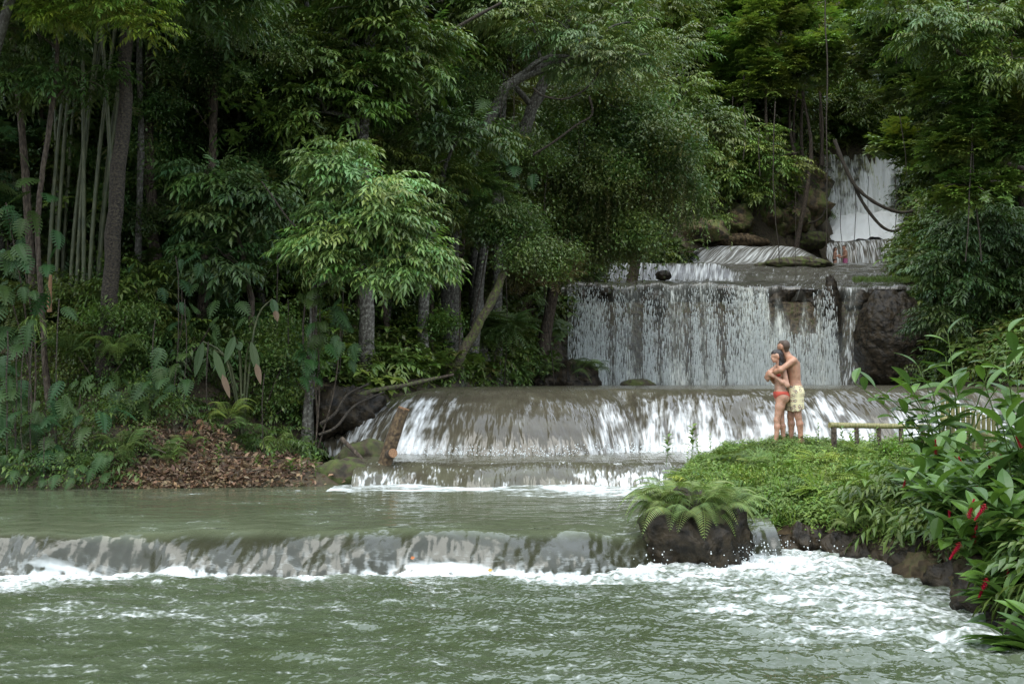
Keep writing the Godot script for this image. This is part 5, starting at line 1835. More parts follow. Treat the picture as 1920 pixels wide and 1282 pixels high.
	# ---- ferns and small herbs along the bank
	var fs := [[430, 775, 22.4, 18, 0.75, "fresh_lit"], [350, 830, 20.8, 10, 0.55, "mid"], [280, 760, 21.8, 20, 0.8, "mid"], [180, 880, 19.8, 14, 0.7, "deep"], [230, 840, 20.0, 20, 0.8, "deep"], [130, 650, 22.2, 16, 0.9, "deep"], [520, 830, 21.0, 10, 0.5, "mid"], [470, 800, 22.0, 10, 0.6, "deep"], [220, 650, 22.4, 22, 0.9, "mid"], [310, 850, 20.2, 12, 0.6, "deep"], [560, 835, 21.6, 12, 0.45, "deep"]]
	for k in fs.size():
		var s: Array = fs[k]
		fern("fern", P(s[0], s[1], s[2]), s[3], s[4], "fern growing on the shaded bank by the leaf heap", 60 + k, Color(GREEN[s[5]]))
		get_child(get_child_count() - 1).set_meta("group", "ferns on the shaded bank")
	for i in 30:
		var x := rng.randf_range(-7.5, -3.0)
		var d := rng.randf_range(19.7, 22.4)
		weed(Vector3(x, ground_y(x, d), -d), rng.randf_range(0.2, 0.45), rng, "small leafy plant growing through the fallen leaves", "small plants among the fallen leaves", GREEN.mid if i % 3 else GREEN.deep, rng.randf_range(0.12, 0.24))
	# bushes that close the forest edge near the ground
	for i in 40:
		var px := rng.randf_range(-60, 1010)
		if px > 530 and px < 720:
			continue
		var d := rng.randf_range(22.8, 27.0) if px < 640 else rng.randf_range(28.5, 36.0)
		var b := on_ground(px, d)
		if inside_by(land_a, Vector2(b.x, d)) < 0.3:
			continue
		var t := thing("shrub", b, "%s shrub at the dark forest edge" % ["pointed-leaved", "feathery", "small-leaved"][i % 3], "shrub", "dark shrubs along the forest edge")
		var mb := MB.new()
		var balls := []
		for k in 3:
			var c := Vector3(rng.randf_range(-0.6, 0.6), rng.randf_range(0.4, 1.6), rng.randf_range(-0.3, 0.4))
			tube(mb, spline([Vector3(0, -0.1, 0), c * 0.5, c], 3), 0.025, 0.01, 5, 0.0, false)
			balls.append([c, Vector3(0.6, 0.45, 0.5), 50])
		part("stem", mb.mesh(), mats.bark_brown, t)
		crown(t, balls, ["spray", "pinnate", "fine"][i % 3], tint(rng, GREEN[["deep", "cool", "mid"][i % 3]], 0.2), 600 + i, 1.0)
	# leaves riding the water film
	for s in [[770, 1047, 14.05, Color(0.45, 0.16, 0.06)], [915, 1070, 13.95, Color(0.42, 0.28, 0.06)], [582, 1055, 14.05, Color(0.35, 0.12, 0.05)], [583, 685, 22.9, Color(0.5, 0.34, 0.02)]]:
		var mb := MB.new()
		leaf(mb, Vector3.ZERO, Vector3(1, 0.3, 0.2), Vector3(0, 0.4, 1), 0.06, 0.04, 0.1, s[3], 0.2, 2)
		var o := part("dead_leaf", mb.mesh(), mats.litter, self, P(s[0], s[1], s[2]) + Vector3(0, 0.01, 0.05))
		tag(o, "small fallen leaf caught on the wet ledge" if s[1] > 900 else "yellow leaf hanging on the bright tree's stem", "leaf", "fallen leaves on the wet ledge" if s[1] > 900 else "")


func log_piece(at: Vector3, dir: Vector3, length: float, r: float, called: String, label: String) -> void:
	var t := thing(called, at, label, "log")
	var mb := MB.new()
	tube(mb, [-dir * length * 0.5, Vector3.ZERO, dir * length * 0.5], r, r * 0.97, 14, 0.06, false)
	part("stem", mb.mesh(), mats.bark_brown, t)
	mb = MB.new()
	tube(mb, [dir * (length * 0.5 - 0.02), dir * (length * 0.5 + 0.006)], r * 0.97, r * 0.94, 14)
	part("cut_end", mb.mesh(), mats.cut_wood, t)
	mb = MB.new()
	tube(mb, [-dir * (length * 0.5 - 0.02), -dir * (length * 0.5 + 0.006)], r * 0.98, r * 0.95, 14)
	part("cut_end", mb.mesh(), mats.cut_wood, t)


# ---------------------------------------------------------------- lianas
func build_lianas() -> void:
	var rng := RandomNumberGenerator.new()
	rng.seed = 501
	var thick := [
		[[[1565, 262, 56], [1580, 300, 56], [1602, 345, 56], [1630, 372, 56], [1662, 390, 56], [1690, 398, 56], [1712, 396, 56]], 0.10, "thick dark liana looping in front of the highest fall"],
		[[[1600, 340, 56.2], [1612, 368, 56.2], [1632, 400, 56.2], [1655, 425, 56.2], [1678, 433, 56.2], [1700, 420, 56.2]], 0.085, "lower loop of dark liana in front of the highest fall"],
		[[[1000, 165, 30.8], [1020, 180, 30.6], [1060, 185, 30.5], [1100, 165, 30.4], [1125, 130, 30.3]], 0.03, "sagging brown liana under the arching bough"],
		[[[1000, 290, 31], [1040, 265, 30.8], [1080, 235, 30.6], [1110, 215, 30.4], [1105, 180, 30.2]], 0.035, "slanting brown stem under the arching bough"],
		[[[560, 430, 22.2], [540, 410, 22.2], [515, 375, 22.3], [490, 340, 22.4]], 0.018, "pale bare twig reaching out beside the bright tree"],
		[[[1490, 405, 69], [1515, 418, 69], [1540, 408, 69], [1548, 390, 69]], 0.06, "short liana sagging before the tawny crags"],
		[[[650, 130, 28], [690, 160, 28], [760, 115, 28], [850, 55, 28], [940, 5, 28]], 0.05, "long dead bough slanting up through the crowns"],
	]
	for s in thick:
		var pts := []
		for q in s[0]:
			pts.append(P(q[0], q[1], q[2]))
		var base: Vector3 = pts[0]
		for k in pts.size():
			pts[k] -= base
		var mb := MB.new()
		tube(mb, spline(pts, 6), s[1], s[1] * 0.75, 7, 0.4)
		var o := part("liana", mb.mesh(), mats.bark_liana, self, base)
		tag(o, s[2], "liana")
	# thin hanging ones: px, top, bottom, distance, radius
	var thin := [
		[1208, 330, 530, 43.0, 0.022], [1455, 190, 495, 56.0, 0.03], [1548, -20, 480, 56.0, 0.035], [1690, -20, 330, 44.0, 0.02], [1812, -20, 490, 33.0, 0.022], [1830, 150, 490, 33.5, 0.026], [1602, 330, 470, 57.0, 0.02], [1578, 380, 470, 57.0, 0.018], [1678, 330, 470, 57.0, 0.02], [1630, 330, 460, 57.0, 0.013], [1492, 360, 540, 44.0, 0.012],
		[1140, 480, 530, 42.0, 0.015], [960, 120, 300, 31.0, 0.014], [915, 200, 330, 31.2, 0.012], [945, 160, 480, 31.0, 0.013], [1025, 30, 60, 31.0, 0.012], [1085, 260, 400, 37.0, 0.02], [1095, 250, 380, 37.0, 0.02], [1030, 300, 720, 36.0, 0.018], [948, 500, 720, 33.0, 0.014], [580, 520, 720, 22.9, 0.018], [590, 500, 700, 22.8, 0.015], [597, 540, 740, 22.8, 0.014], [572, 560, 750, 22.9, 0.02],
		[290, 600, 800, 21.6, 0.012], [330, 480, 780, 22.6, 0.012], [495, 700, 870, 21.6, 0.010], [390, 640, 850, 22.4, 0.014], [60, 640, 900, 19.8, 0.012], [30, 660, 905, 19.7, 0.012], [45, 650, 910, 19.6, 0.010], [14, 620, 905, 19.6, 0.013], [82, 820, 915, 19.5, 0.010], [1375, 180, 290, 62.0, 0.02], [1395, 200, 300, 62.0, 0.03], [1424, 240, 330, 62.0, 0.028], [1862, 600, 720, 36.0, 0.015], [1775, 420, 520, 38.0, 0.02], [540, 560, 700, 23.4, 0.012], [520, 480, 690, 24.0, 0.012], [640, 480, 700, 24.0, 0.012], [345, 560, 800, 22.0, 0.01], [110, 560, 900, 20.2, 0.012],
	]
	for s in thin:
		var top := P(s[0], s[1], s[3])
		var n := 9
		var pts := []
		var len := top.y - P(s[0], s[2], s[3]).y
		var sway := rng.randf_range(-0.03, 0.03) * len
		for k in n:
			var f := float(k) / (n - 1)
			pts.append(Vector3(sway * sin(f * 4.0) + rng.randf_range(-0.008, 0.008) * len * 0.5, -len * f, rng.randf_range(-0.01, 0.01)))
		var mb := MB.new()
		tube(mb, spline(pts, 3), s[4], s[4] * 0.8, 5, 0.0)
		var o := part("hanging_root", mb.mesh(), mats.bark_liana, self, top)
		tag(o, "thin root hanging straight down %s" % ("over the terraces and falls" if s[3] > 42.0 else "among the gorge trees" if s[0] > 1680.0 else "beside the bright tree and the shaded bank" if s[3] < 25.0 else "under the great leaning tree"), "hanging root", "roots hanging from the crowns")
	# stems on the slope beside the highest fall
	for i in 12:
		var px := 1380.0 + 15.0 * i + rng.randf_range(-5, 5)
		var d := rng.randf_range(64.0, 74.0)
		var a := P(px + rng.randf_range(-8, 8), 310, d)
		var b := P(px, 140, d)
		var mb := MB.new()
		tube(mb, spline([Vector3.ZERO, (b - a) * 0.5 + Vector3(rng.randf_range(-0.3, 0.3), 0, 0), b - a], 4), rng.randf_range(0.05, 0.14), 0.05, 7, 0.3)
		var o := part("jungle_stem", mb.mesh(), mats.bark_brown, self, a)
		tag(o, "bare brown stem on the slope beside the highest fall", "stem", "bare stems beside the highest fall")


# ---------------------------------------------------------------- fences
func build_fences() -> void:
	var rng := RandomNumberGenerator.new()
	rng.seed = 601
	var d := 19.6
	var rail := thing("bamboo_railing", P(1560, 830, d), "low bamboo railing of one thick rail on short posts", "railing")
	var mb := MB.new()
	var a := P(1556, 797, d) - rail.position
	var b := P(1745, 800, d + 0.6) - rail.position
	tube(mb, [a, a.lerp(b, 0.3), a.lerp(b, 0.6), b], 0.048, 0.044, 10, 0.08)
	part("rail", mb.mesh(), mats.bamboo, rail)
	for k in 5:
		var q := a.lerp(b, 0.04 + 0.22 * k)
		mb = MB.new()
		tube(mb, [q + Vector3(0, -0.5, 0.01), q + Vector3(0, -0.03, 0.01)], 0.05 if k == 0 else 0.04, 0.045 if k == 0 else 0.038, 9, 0.06)
		part("post", mb.mesh(), mats.bark_brown, rail)
	# the row of upright bamboo poles
	var fence := thing("bamboo_fence", P(1810, 830, 17.2), "fence of upright bamboo poles tied to a handrail", "fence")
	for k in 11:
		var f := k / 10.0
		var top := P(1768 + 96 * f, 742 + 42 * f + rng.randf_range(-3, 3), 17.9 - 1.4 * f) - fence.position
		mb = MB.new()
		tube(mb, [Vector3(top.x, top.y - 0.95, top.z), Vector3(top.x, top.y - 0.5, top.z), top], 0.031, 0.029, 9, 0.05)
		part("pole", mb.mesh(), mats.bamboo, fence)
	mb = MB.new()
	var h0 := P(1768, 785, 17.75) - fence.position
	var h1 := P(1866, 822, 16.3) - fence.position
	tube(mb, [h0, h0.lerp(h1, 0.5), h1], 0.05, 0.045, 9, 0.08)
	part("handrail", mb.mesh(), mats.bamboo, fence)


# ---------------------------------------------------------------- ginger
func ginger_leaf(rng: RandomNumberGenerator, col: Color) -> ArrayMesh:
	var mb := MB.new()
	leaf(mb, Vector3.ZERO, Vector3.RIGHT, Vector3.UP, 1.0, 0.30, rng.randf_range(0.25, 0.75), col, rng.randf_range(0.2, 0.4), 6, 0.5)
	return mb.mesh()


func build_ginger() -> void:
	var rng := RandomNumberGenerator.new()
	rng.seed = 701
	var leaves := []
	for k in 6:
		leaves.append(ginger_leaf(rng, [Color(0.075, 0.15, 0.03), Color(0.10, 0.19, 0.035), Color(0.055, 0.115, 0.028)][k % 3]))
	var spike := MB.new()
	for i in 46:
		var f := i / 45.0
		var a := i * 2.4
		leaf(spike, Vector3(0, f * 0.26, 0), Vector3(cos(a), 0.7 + f, sin(a)), Vector3.UP, 0.075 * (1.0 - 0.55 * f), 0.034, 0.1, Color(0.42, 0.012, 0.035).lerp(Color(0.30, 0.01, 0.03), rng.randf()), 0.4)
	var spike_mesh := spike.mesh()
	# px, py of the stem's foot; distance; height; lean; stems; flowers; label
	var plants := [
		[1765, 850, 15.6, 1.95, Vector3(-0.25, 0, 0.1), 5, 0, "tall red ginger with upright leaves in front of the bamboo fence"],
		[1800, 830, 16.2, 2.1, Vector3(0.1, 0, 0.1), 4, 0, "tall ginger rising highest beside the bamboo fence"],
		[1765, 870, 15.0, 0.8, Vector3(-0.3, 0, 0.2), 5, 2, "low red ginger beside the bamboo railing"],
		[1900, 860, 13.8, 1.9, Vector3(0.05, 0, 0.1), 5, 0, "tall ginger with broad upright leaves at the fence's end"],
		[1870, 960, 13.3, 1.0, Vector3(-0.45, 0, 0.3), 6, 2, "red ginger arching over the rapid with several flowers"],
		[1890, 930, 12.6, 1.3, Vector3(-0.4, 0, 0.35), 6, 2, "red ginger with a flower spike standing up from the thicket"],
		[1825, 1000, 13.6, 0.85, Vector3(-0.5, 0, 0.3), 6, 3, "red ginger drooping flowers towards the wet rocks"],
		[1870, 1060, 12.4, 0.8, Vector3(-0.5, 0, 0.4), 6, 3, "red ginger bending down to the water's edge"],
		[1930, 1060, 11.6, 0.95, Vector3(-0.45, 0, 0.3), 6, 2, "dark ginger thicket behind the lowest flowers"],
		[1915, 1130, 11.2, 0.6, Vector3(-0.35, 0, 0.3), 5, 2, "low ginger hanging over the pool's edge"],
		[1935, 990, 12.2, 1.5, Vector3(-0.3, 0, 0.2), 6, 1, "dark ginger with long glossy leaves in the thicket"],
		[1945, 1170, 10.0, 0.4, Vector3(-0.2, 0, 0.2), 4, 1, "small bright plant at the pool's very edge"],
		[1790, 930, 14.4, 0.7, Vector3(-0.35, 0, 0.25), 6, 2, "leafy red ginger above the undercut bank"],
		[1830, 900, 14.6, 0.9, Vector3(-0.3, 0, 0.2), 5, 1, "dense ginger below the bamboo handrail"],
	]
	for k in plants.size():
		var s: Array = plants[k]
		var at := P(s[0], s[1], s[2])
		at.y = mound_y(at.x, s[2]) if at.x < 11.0 else at.y
		var want := P(s[0], s[1], s[2]).y
		at.y = minf(at.y, maxf(want, 0.2))
		var g := thing("ginger_plant", at, s[7], "plant")
		for q in int(s[5]) + 2:
			var h: float = s[3] * rng.randf_range(0.75, 1.15)
			var lean: Vector3 = s[4] * rng.randf_range(0.6, 1.4) + Vector3(rng.randf_range(-0.35, 0.35), 0, rng.randf_range(-0.2, 0.35))
			var foot := Vector3(rng.randf_range(-0.15, 0.15), -0.1, rng.randf_range(-0.15, 0.15))
			var pts := []
			for i in 9:
				var f := i / 8.0
				pts.append(foot + Vector3(lean.x * f * f * h, h * (f - 0.25 * lean.length() * f * f), lean.z * f * f * h))
			var mb := MB.new()
			tube(mb, pts, 0.014, 0.006, 6, 0.0, false, Color(0.10, 0.16, 0.035))
			var stem := part("stem", mb.mesh(), mats.leaf_soft, g)
			var turn := rng.randf() * TAU
			var n := 12
			for i in n:
				var f := 0.28 + 0.72 * i / (n - 1.0)
				var kf := f * 8.0
				var p: Vector3 = pts[int(kf)].lerp(pts[mini(int(kf) + 1, 8)], fposmod(kf, 1.0))
				var a := turn + (PI if i % 2 else 0.0) + rng.randf_range(-0.4, 0.4)
				var tilt := rng.randf_range(0.2, 0.75) + (0.4 if i > n - 3 else 0.0)
				var o := part("leaf", leaves[(i + q + k) % 6], mats.leaf_glossy, stem)
				var sc := rng.randf_range(0.36, 0.54) * (1.0 - 0.25 * absf(f - 0.65))
				o.transform = Transform3D(Basis(Vector3.UP, a) * Basis(Vector3.BACK, tilt) * Basis(Vector3.RIGHT, rng.randf_range(-0.4, 0.4)) * Basis.from_scale(Vector3(sc, sc, sc)), p)
			if q < s[6]:
				var fl := part("flower", spike_mesh, mats.petal, g)
				var tip: Vector3 = pts[8]
				var down: bool = k >= 6 and q % 2 == 1
				fl.transform = Transform3D(Basis(Vector3(0.3, 0, 1).normalized(), rng.randf_range(-0.4, 0.7) + (2.4 if down else 0.0)) * Basis.from_scale(Vector3.ONE * rng.randf_range(0.5, 0.8)), tip + Vector3(-0.04, -0.02, 0.08))
				tag(fl, "red flower spike")
	# undergrowth of the thicket, so that no earth shows between the stems
	var xf := []
	var cols := PackedColorArray()
	for i in 1500:
		var d := rng.randf_range(10.2, 16.0)
		var x := 4.75 + pow(rng.randf(), 1.3) * 2.6
		if inside_by(mound, Vector2(x, d)) < 0.1:
			continue
		var s := rng.randf_range(0.7, 1.3)
		xf.append(Transform3D(Basis(Vector3.UP, rng.randf() * TAU) * Basis(Vector3.BACK, rng.randf_range(-0.6, 0.5)) * Basis.from_scale(Vector3(s, s, s)), Vector3(x, mound_y(x, d) + rng.randf_range(0.0, 0.45), -d)))
		cols.append(tint(rng, GREEN[["deep", "mid", "deep"][i % 3]], 0.3))
	var o := scatter("undergrowth", leaf_mesh["spray1"], mats.leaf, xf, cols, self)
	tag(o, "leafy undergrowth between the ginger stems", "undergrowth", "", "stuff")


# ---------------------------------------------------------------- people
func solid(bones: Array, cell: float, blend: float, clip = null) -> ArrayMesh:
	# one surface round tapered bones: [from, to, radius from, radius to]
	var lo := Vector3.ONE * 1e9
	var hi := -lo
	for b in bones:
		var r: float = maxf(b[2], b[3]) + cell * 3.0
		lo = lo.min(b[0] - Vector3.ONE * r).min(b[1] - Vector3.ONE * r)
		hi = hi.max(b[0] + Vector3.ONE * r).max(b[1] + Vector3.ONE * r)
	var nx := int((hi.x - lo.x) / cell) + 2
	var ny := int((hi.y - lo.y) / cell) + 2
	var nz := int((hi.z - lo.z) / cell) + 2
	var field := PackedFloat32Array()
	field.resize(nx * ny * nz)
	field.fill(1.0)
	for b in bones:
		var a: Vector3 = b[0]
		var e: Vector3 = b[1] - a
		var ra: float = b[2]
		var rb: float = b[3]
		var ee := maxf(e.length_squared(), 1e-9)
		var m: float = maxf(ra, rb) + cell * 2.5 + blend
		var l: Vector3 = (a.min(b[1]) - Vector3.ONE * m - lo) / cell
		var u: Vector3 = (a.max(b[1]) + Vector3.ONE * m - lo) / cell
		for k in range(maxi(int(l.z), 0), mini(int(u.z) + 1, nz)):
			for j in range(maxi(int(l.y), 0), mini(int(u.y) + 1, ny)):
				for i in range(maxi(int(l.x), 0), mini(int(u.x) + 1, nx)):
					var p := lo + Vector3(i, j, k) * cell - a
					var t := clampf(p.dot(e) / ee, 0.0, 1.0)
					var d := (p - e * t).length() - lerpf(ra, rb, t)
					var q := (k * ny + j) * nx + i
					var f := field[q]
					var h := maxf(blend - absf(f - d), 0.0) / blend
					field[q] = minf(f, d) - h * h * blend * 0.25
	if clip != null:
		for k in nz:
			for j in ny:
				for i in nx:
					var q := (k * ny + j) * nx + i
					if field[q] < 0.05:
						field[q] = maxf(field[q], clip.call(lo + Vector3(i, j, k) * cell))
	var mb := MB.new()
	var at := {}
	var sy := nx
	var sz := nx * ny
	for k in nz - 1:
		for j in ny - 1:
			for i in nx - 1:
				var q := k * sz + j * sy + i
				if absf(field[q]) > cell * 2.0:
					continue
				var v := [field[q], field[q + 1], field[q + sy], field[q + sy + 1], field[q + sz], field[q + sz + 1], field[q + sz + sy], field[q + sz + sy + 1]]
				var neg := 0
				for c in 8:
					if v[c] < 0.0:
						neg += 1
				if neg == 0 or neg == 8:
					continue
				var s := Vector3.ZERO
				var cnt := 0
				for pair in [[0, 1], [2, 3], [4, 5], [6, 7], [0, 2], [1, 3], [4, 6], [5, 7], [0, 4], [1, 5], [2, 6], [3, 7]]:
					var f0: float = v[pair[0]]
					var f1: float = v[pair[1]]
					if (f0 < 0.0) != (f1 < 0.0):
						var t := f0 / (f0 - f1)
						var p0 := Vector3(pair[0] & 1, (pair[0] >> 1) & 1, pair[0] >> 2)
						var p1 := Vector3(pair[1] & 1, (pair[1] >> 1) & 1, pair[1] >> 2)
						s += p0.lerp(p1, t)
						cnt += 1
				at[q] = mb.add(lo + (Vector3(i, j, k) + s / cnt) * cell, Vector3.UP, Vector2.ZERO, Color.WHITE)
	for q in at:
		var inside: bool = field[q] < 0.0
		for ax in 3:
			var st: int = [1, sy, sz][ax]
			var s1: int = [sy, sz, 1][ax]
			var s2: int = [sz, 1, sy][ax]
			if (field[q + st] < 0.0) == inside:
				continue
			if not (at.has(q - s1) and at.has(q - s2) and at.has(q - s1 - s2)):
				continue
			var a: int = at[q]
			var b: int = at[q - s1]
			var c: int = at[q - s1 - s2]
			var d: int = at[q - s2]
			if inside:
				mb.idx.append_array([a, c, b, a, d, c])
			else:
				mb.idx.append_array([a, b, c, a, c, d])
	mb.smooth()
	return mb.mesh()


func arm_chain(sh: Vector3, el: Vector3, wr: Vector3, hand_dir: Vector3, palm_n: Vector3, k: float) -> Array:
	# shoulder to fingertips
	var out := [[sh, el, 0.056 * k, 0.042 * k], [el, el.lerp(wr, 0.35), 0.043 * k, 0.041 * k], [el.lerp(wr, 0.35), wr, 0.041 * k, 0.027 * k]]
	out.append_array(hand(wr, hand_dir, palm_n, k))
	return out


func hand(wr: Vector3, dir: Vector3, palm_n: Vector3, k: float) -> Array:
	# a relaxed hand: palm, four bent fingers of different lengths, thumb from the palm's side
	dir = dir.normalized()
	var side := dir.cross(palm_n).normalized()
	palm_n = side.cross(dir).normalized()
	var out := []
	for q in 3:
		var o := side * (q - 1) * 0.026 * k
		out.append([wr + o * 0.5, wr + dir * 0.085 * k + o, 0.022 * k, 0.017 * k])
	for q in 4:
		var base := wr + dir * 0.085 * k + side * (q - 1.5) * 0.022 * k
		var ln: float = [0.075, 0.085, 0.08, 0.062][q] * k
		var m := base + (dir + palm_n * 0.35).normalized() * ln * 0.5
		out.append([base, m, 0.0095 * k, 0.009 * k])
		out.append([m, m + (dir + palm_n * 0.95).normalized() * ln * 0.5, 0.009 * k, 0.0075 * k])
	var tb := wr + dir * 0.03 * k - side * 0.035 * k
	var tm := tb + (dir * 0.7 - side * 0.6 + palm_n * 0.3).normalized() * 0.045 * k
	out.append([tb, tm, 0.013 * k, 0.011 * k])
	out.append([tm, tm + (dir + palm_n * 0.4).normalized() * 0.032 * k, 0.010 * k, 0.008 * k])
	return out


func head_bones(c: Vector3, fwd: Vector3, k: float) -> Array:
	# skull, face, jaw, nose, brow, ears
	fwd = fwd.normalized()
	var up := Vector3.UP
	var s := fwd.cross(up).normalized()
	return [
		[c + up * 0.03 * k - fwd * 0.025 * k, c + up * 0.035 * k + fwd * 0.02 * k, 0.088 * k, 0.082 * k],
		[c + fwd * 0.03 * k + up * 0.01 * k, c + fwd * 0.045 * k - up * 0.06 * k, 0.068 * k, 0.048 * k],
		[c + fwd * 0.03 * k - up * 0.07 * k, c + fwd * 0.068 * k - up * 0.095 * k, 0.046 * k, 0.024 * k],
		[c + fwd * 0.095 * k + up * 0.012 * k, c + fwd * 0.115 * k - up * 0.025 * k, 0.012 * k, 0.016 * k],
		[c + fwd * 0.086 * k + up * 0.03 * k - s * 0.03 * k, c + fwd * 0.086 * k + up * 0.03 * k + s * 0.03 * k, 0.016 * k, 0.016 * k],
		[c + fwd * 0.092 * k - up * 0.058 * k - s * 0.018 * k, c + fwd * 0.092 * k - up * 0.058 * k + s * 0.018 * k, 0.010 * k, 0.010 * k],
		[c + s * 0.080 * k + up * 0.012 * k, c + s * 0.083 * k - up * 0.028 * k, 0.018 * k, 0.013 * k],
		[c - s * 0.080 * k + up * 0.012 * k, c - s * 0.083 * k - up * 0.028 * k, 0.018 * k, 0.013 * k],
	]


func face_marks(parent: Node3D, c: Vector3, fwd: Vector3, k: float) -> void:
	# eyes and lips, set into the face
	fwd = fwd.normalized()
	var s := fwd.cross(Vector3.UP).normalized()
	var e := SphereMesh.new()
	e.radius = 0.012 * k
	e.height = 0.018 * k
	e.radial_segments = 8
	e.rings = 5
	for sg in [-1.0, 1.0]:
		part("eye", e, mats.dark_hair, parent, c + fwd * 0.088 * k + s * sg * 0.032 * k + Vector3.UP * 0.004 * k)
	var l := MB.new()
	tube(l, [c + fwd * 0.094 * k - Vector3.UP * 0.058 * k - s * 0.022 * k, c + fwd * 0.103 * k - Vector3.UP * 0.058 * k, c + fwd * 0.094 * k - Vector3.UP * 0.058 * k + s * 0.022 * k], 0.007 * k, 0.007 * k, 5)
	part("mouth", l.mesh(), mats.lips, parent)


func legs(hip: Vector3, knee: Vector3, ankle: Vector3, toe: Vector3, k: float, thick := 1.0) -> Array:
	return [
		[hip, hip.lerp(knee, 0.4), 0.092 * k * thick, 0.082 * k * thick], [hip.lerp(knee, 0.4), knee, 0.082 * k * thick, 0.053 * k],
		[knee, knee.lerp(ankle, 0.3) + Vector3(0.012, 0, 0) * k, 0.052 * k, 0.054 * k], [knee.lerp(ankle, 0.3) + Vector3(0.012, 0, 0) * k, ankle, 0.054 * k, 0.033 * k],
		[ankle + Vector3(0.025, -0.02, 0), toe, 0.036 * k, 0.022 * k],
	]


func build_people() -> void:
	for s in [["skin_man", Color(0.40, 0.225, 0.145)], ["skin_woman", Color(0.46, 0.27, 0.185)]]:
		var m := std(s[0], lin(s[1].r, s[1].g, s[1].b), 0.5)
		m.subsurf_scatter_enabled = true
		m.subsurf_scatter_strength = 0.12
		m.albedo_texture = noise_tex(34, 0.03, [Color(0.86, 0.82, 0.80), Color(1, 1, 1), Color(1.0, 0.93, 0.90)], [0.3, 0.55, 0.8], 128)
		m.uv1_triplanar = true
		m.uv1_scale = Vector3(2.2, 2.2, 2.2)
	std("brown_hair", lin(0.055, 0.033, 0.02), 0.6)
	std("dark_hair", lin(0.014, 0.010, 0.009), 0.5)
	std("lips", lin(0.32, 0.10, 0.085), 0.5)
	std("red_cloth", lin(0.48, 0.07, 0.045), 0.8)
	# cream cloth printed with dark blue blossoms
	var im := Image.create(256, 256, false, Image.FORMAT_RGB8)
	im.fill(lin(0.62, 0.56, 0.34))
	var rng := RandomNumberGenerator.new()
	rng.seed = 801
	for i in 26:
		var cx := rng.randf() * 256
		var cy := rng.randf() * 256
		for q in 6:
			var a := q * TAU / 6 + rng.randf() * 0.4
			var ex := cx + cos(a) * 13
			var ey := cy + sin(a) * 13
			for yy in range(-10, 11):
				for xx in range(-10, 11):
					if Vector2(xx, yy * 1.2).rotated(a).length() < 7.0 and rng.randf() < 0.85:
						im.set_pixel(posmod(int(ex + xx), 256), posmod(int(ey + yy), 256), lin(0.035, 0.04, 0.085) if q % 3 else lin(0.22, 0.05, 0.05))
	var shorts := std("print_cloth", Color.WHITE, 0.85)
	shorts.albedo_texture = ImageTexture.create_from_image(im)
	shorts.uv1_triplanar = true
	shorts.uv1_scale = Vector3(2.6, 2.6, 2.6)
	var pink := std("pink_cloth", lin(0.5, 0.16, 0.24), 0.85)
	pink.albedo_texture = noise_tex(33, 0.06, [Color(1, 1, 1), Color(0.75, 0.6, 0.9), Color(1, 0.9, 0.95)], [0.3, 0.5, 0.7], 64)
	pink.uv1_triplanar = true
	pink.uv1_scale = Vector3(4, 4, 4)

	# ---- the man, embracing her from behind
	var px := P(1491, 830, 20.3)
	px.y = mound_y(px.x, 20.3) + 0.02
	var man := thing("person", px, "bare-backed man in cream printed shorts embracing the woman", "person", "")
	var hd := Vector3(-0.185, 1.685, 0.0)
	var look := Vector3(-0.78, 0.02, -0.62)
	var b := head_bones(hd, look, 0.92)
	b.append_array([
		[Vector3(-0.155, 1.63, 0), Vector3(-0.10, 1.51, 0), 0.058, 0.064],
		[Vector3(-0.09, 1.505, 0), Vector3(-0.055, 1.465, 0.15), 0.058, 0.062], [Vector3(-0.09, 1.505, 0), Vector3(-0.10, 1.465, -0.17), 0.058, 0.062],
		[Vector3(-0.06, 1.42, 0.10), Vector3(-0.01, 1.20, 0.075), 0.105, 0.095], [Vector3(-0.08, 1.42, -0.11), Vector3(-0.03, 1.20, -0.085), 0.105, 0.095],
		[Vector3(-0.015, 1.2, 0.05), Vector3(0.0, 1.0, 0.07), 0.098, 0.105], [Vector3(-0.02, 1.2, -0.06), Vector3(-0.01, 1.0, -0.075), 0.098, 0.105],
		[Vector3(0.035, 1.40, 0.09), Vector3(0.05, 1.29, 0.075), 0.045, 0.035], [Vector3(0.01, 1.40, -0.11), Vector3(0.03, 1.29, -0.095), 0.045, 0.035],
		[Vector3(0.015, 0.96, 0.07), Vector3(0.02, 0.9, 0.08), 0.115, 0.11], [Vector3(0.0, 0.96, -0.08), Vector3(0.0, 0.9, -0.085), 0.115, 0.11],
	])
	b.append_array(legs(Vector3(0.01, 0.9, 0.09), Vector3(0.035, 0.49, 0.10), Vector3(0.08, 0.075, 0.11), Vector3(-0.06, 0.03, 0.13), 1.04))
	b.append_array(legs(Vector3(-0.01, 0.9, -0.09), Vector3(-0.05, 0.49, -0.09), Vector3(-0.045, 0.075, -0.10), Vector3(-0.18, 0.03, -0.12), 1.04))
	b.append_array(arm_chain(Vector3(-0.06, 1.455, 0.19), Vector3(-0.30, 1.30, 0.27), Vector3(-0.44, 1.22, 0.07), Vector3(-0.25, -0.05, -1.0), Vector3(0.9, 0.0, -0.2), 1.05))
	b.append_array(arm_chain(Vector3(-0.12, 1.455, -0.21), Vector3(-0.33, 1.28, -0.26), Vector3(-0.46, 1.17, -0.10), Vector3(-0.1, 0.05, 1.0), Vector3(0.9, 0.0, 0.2), 1.05))
	part("body", solid(b, 0.011, 0.035), mats.skin_man, man)
	var f := look.normalized()
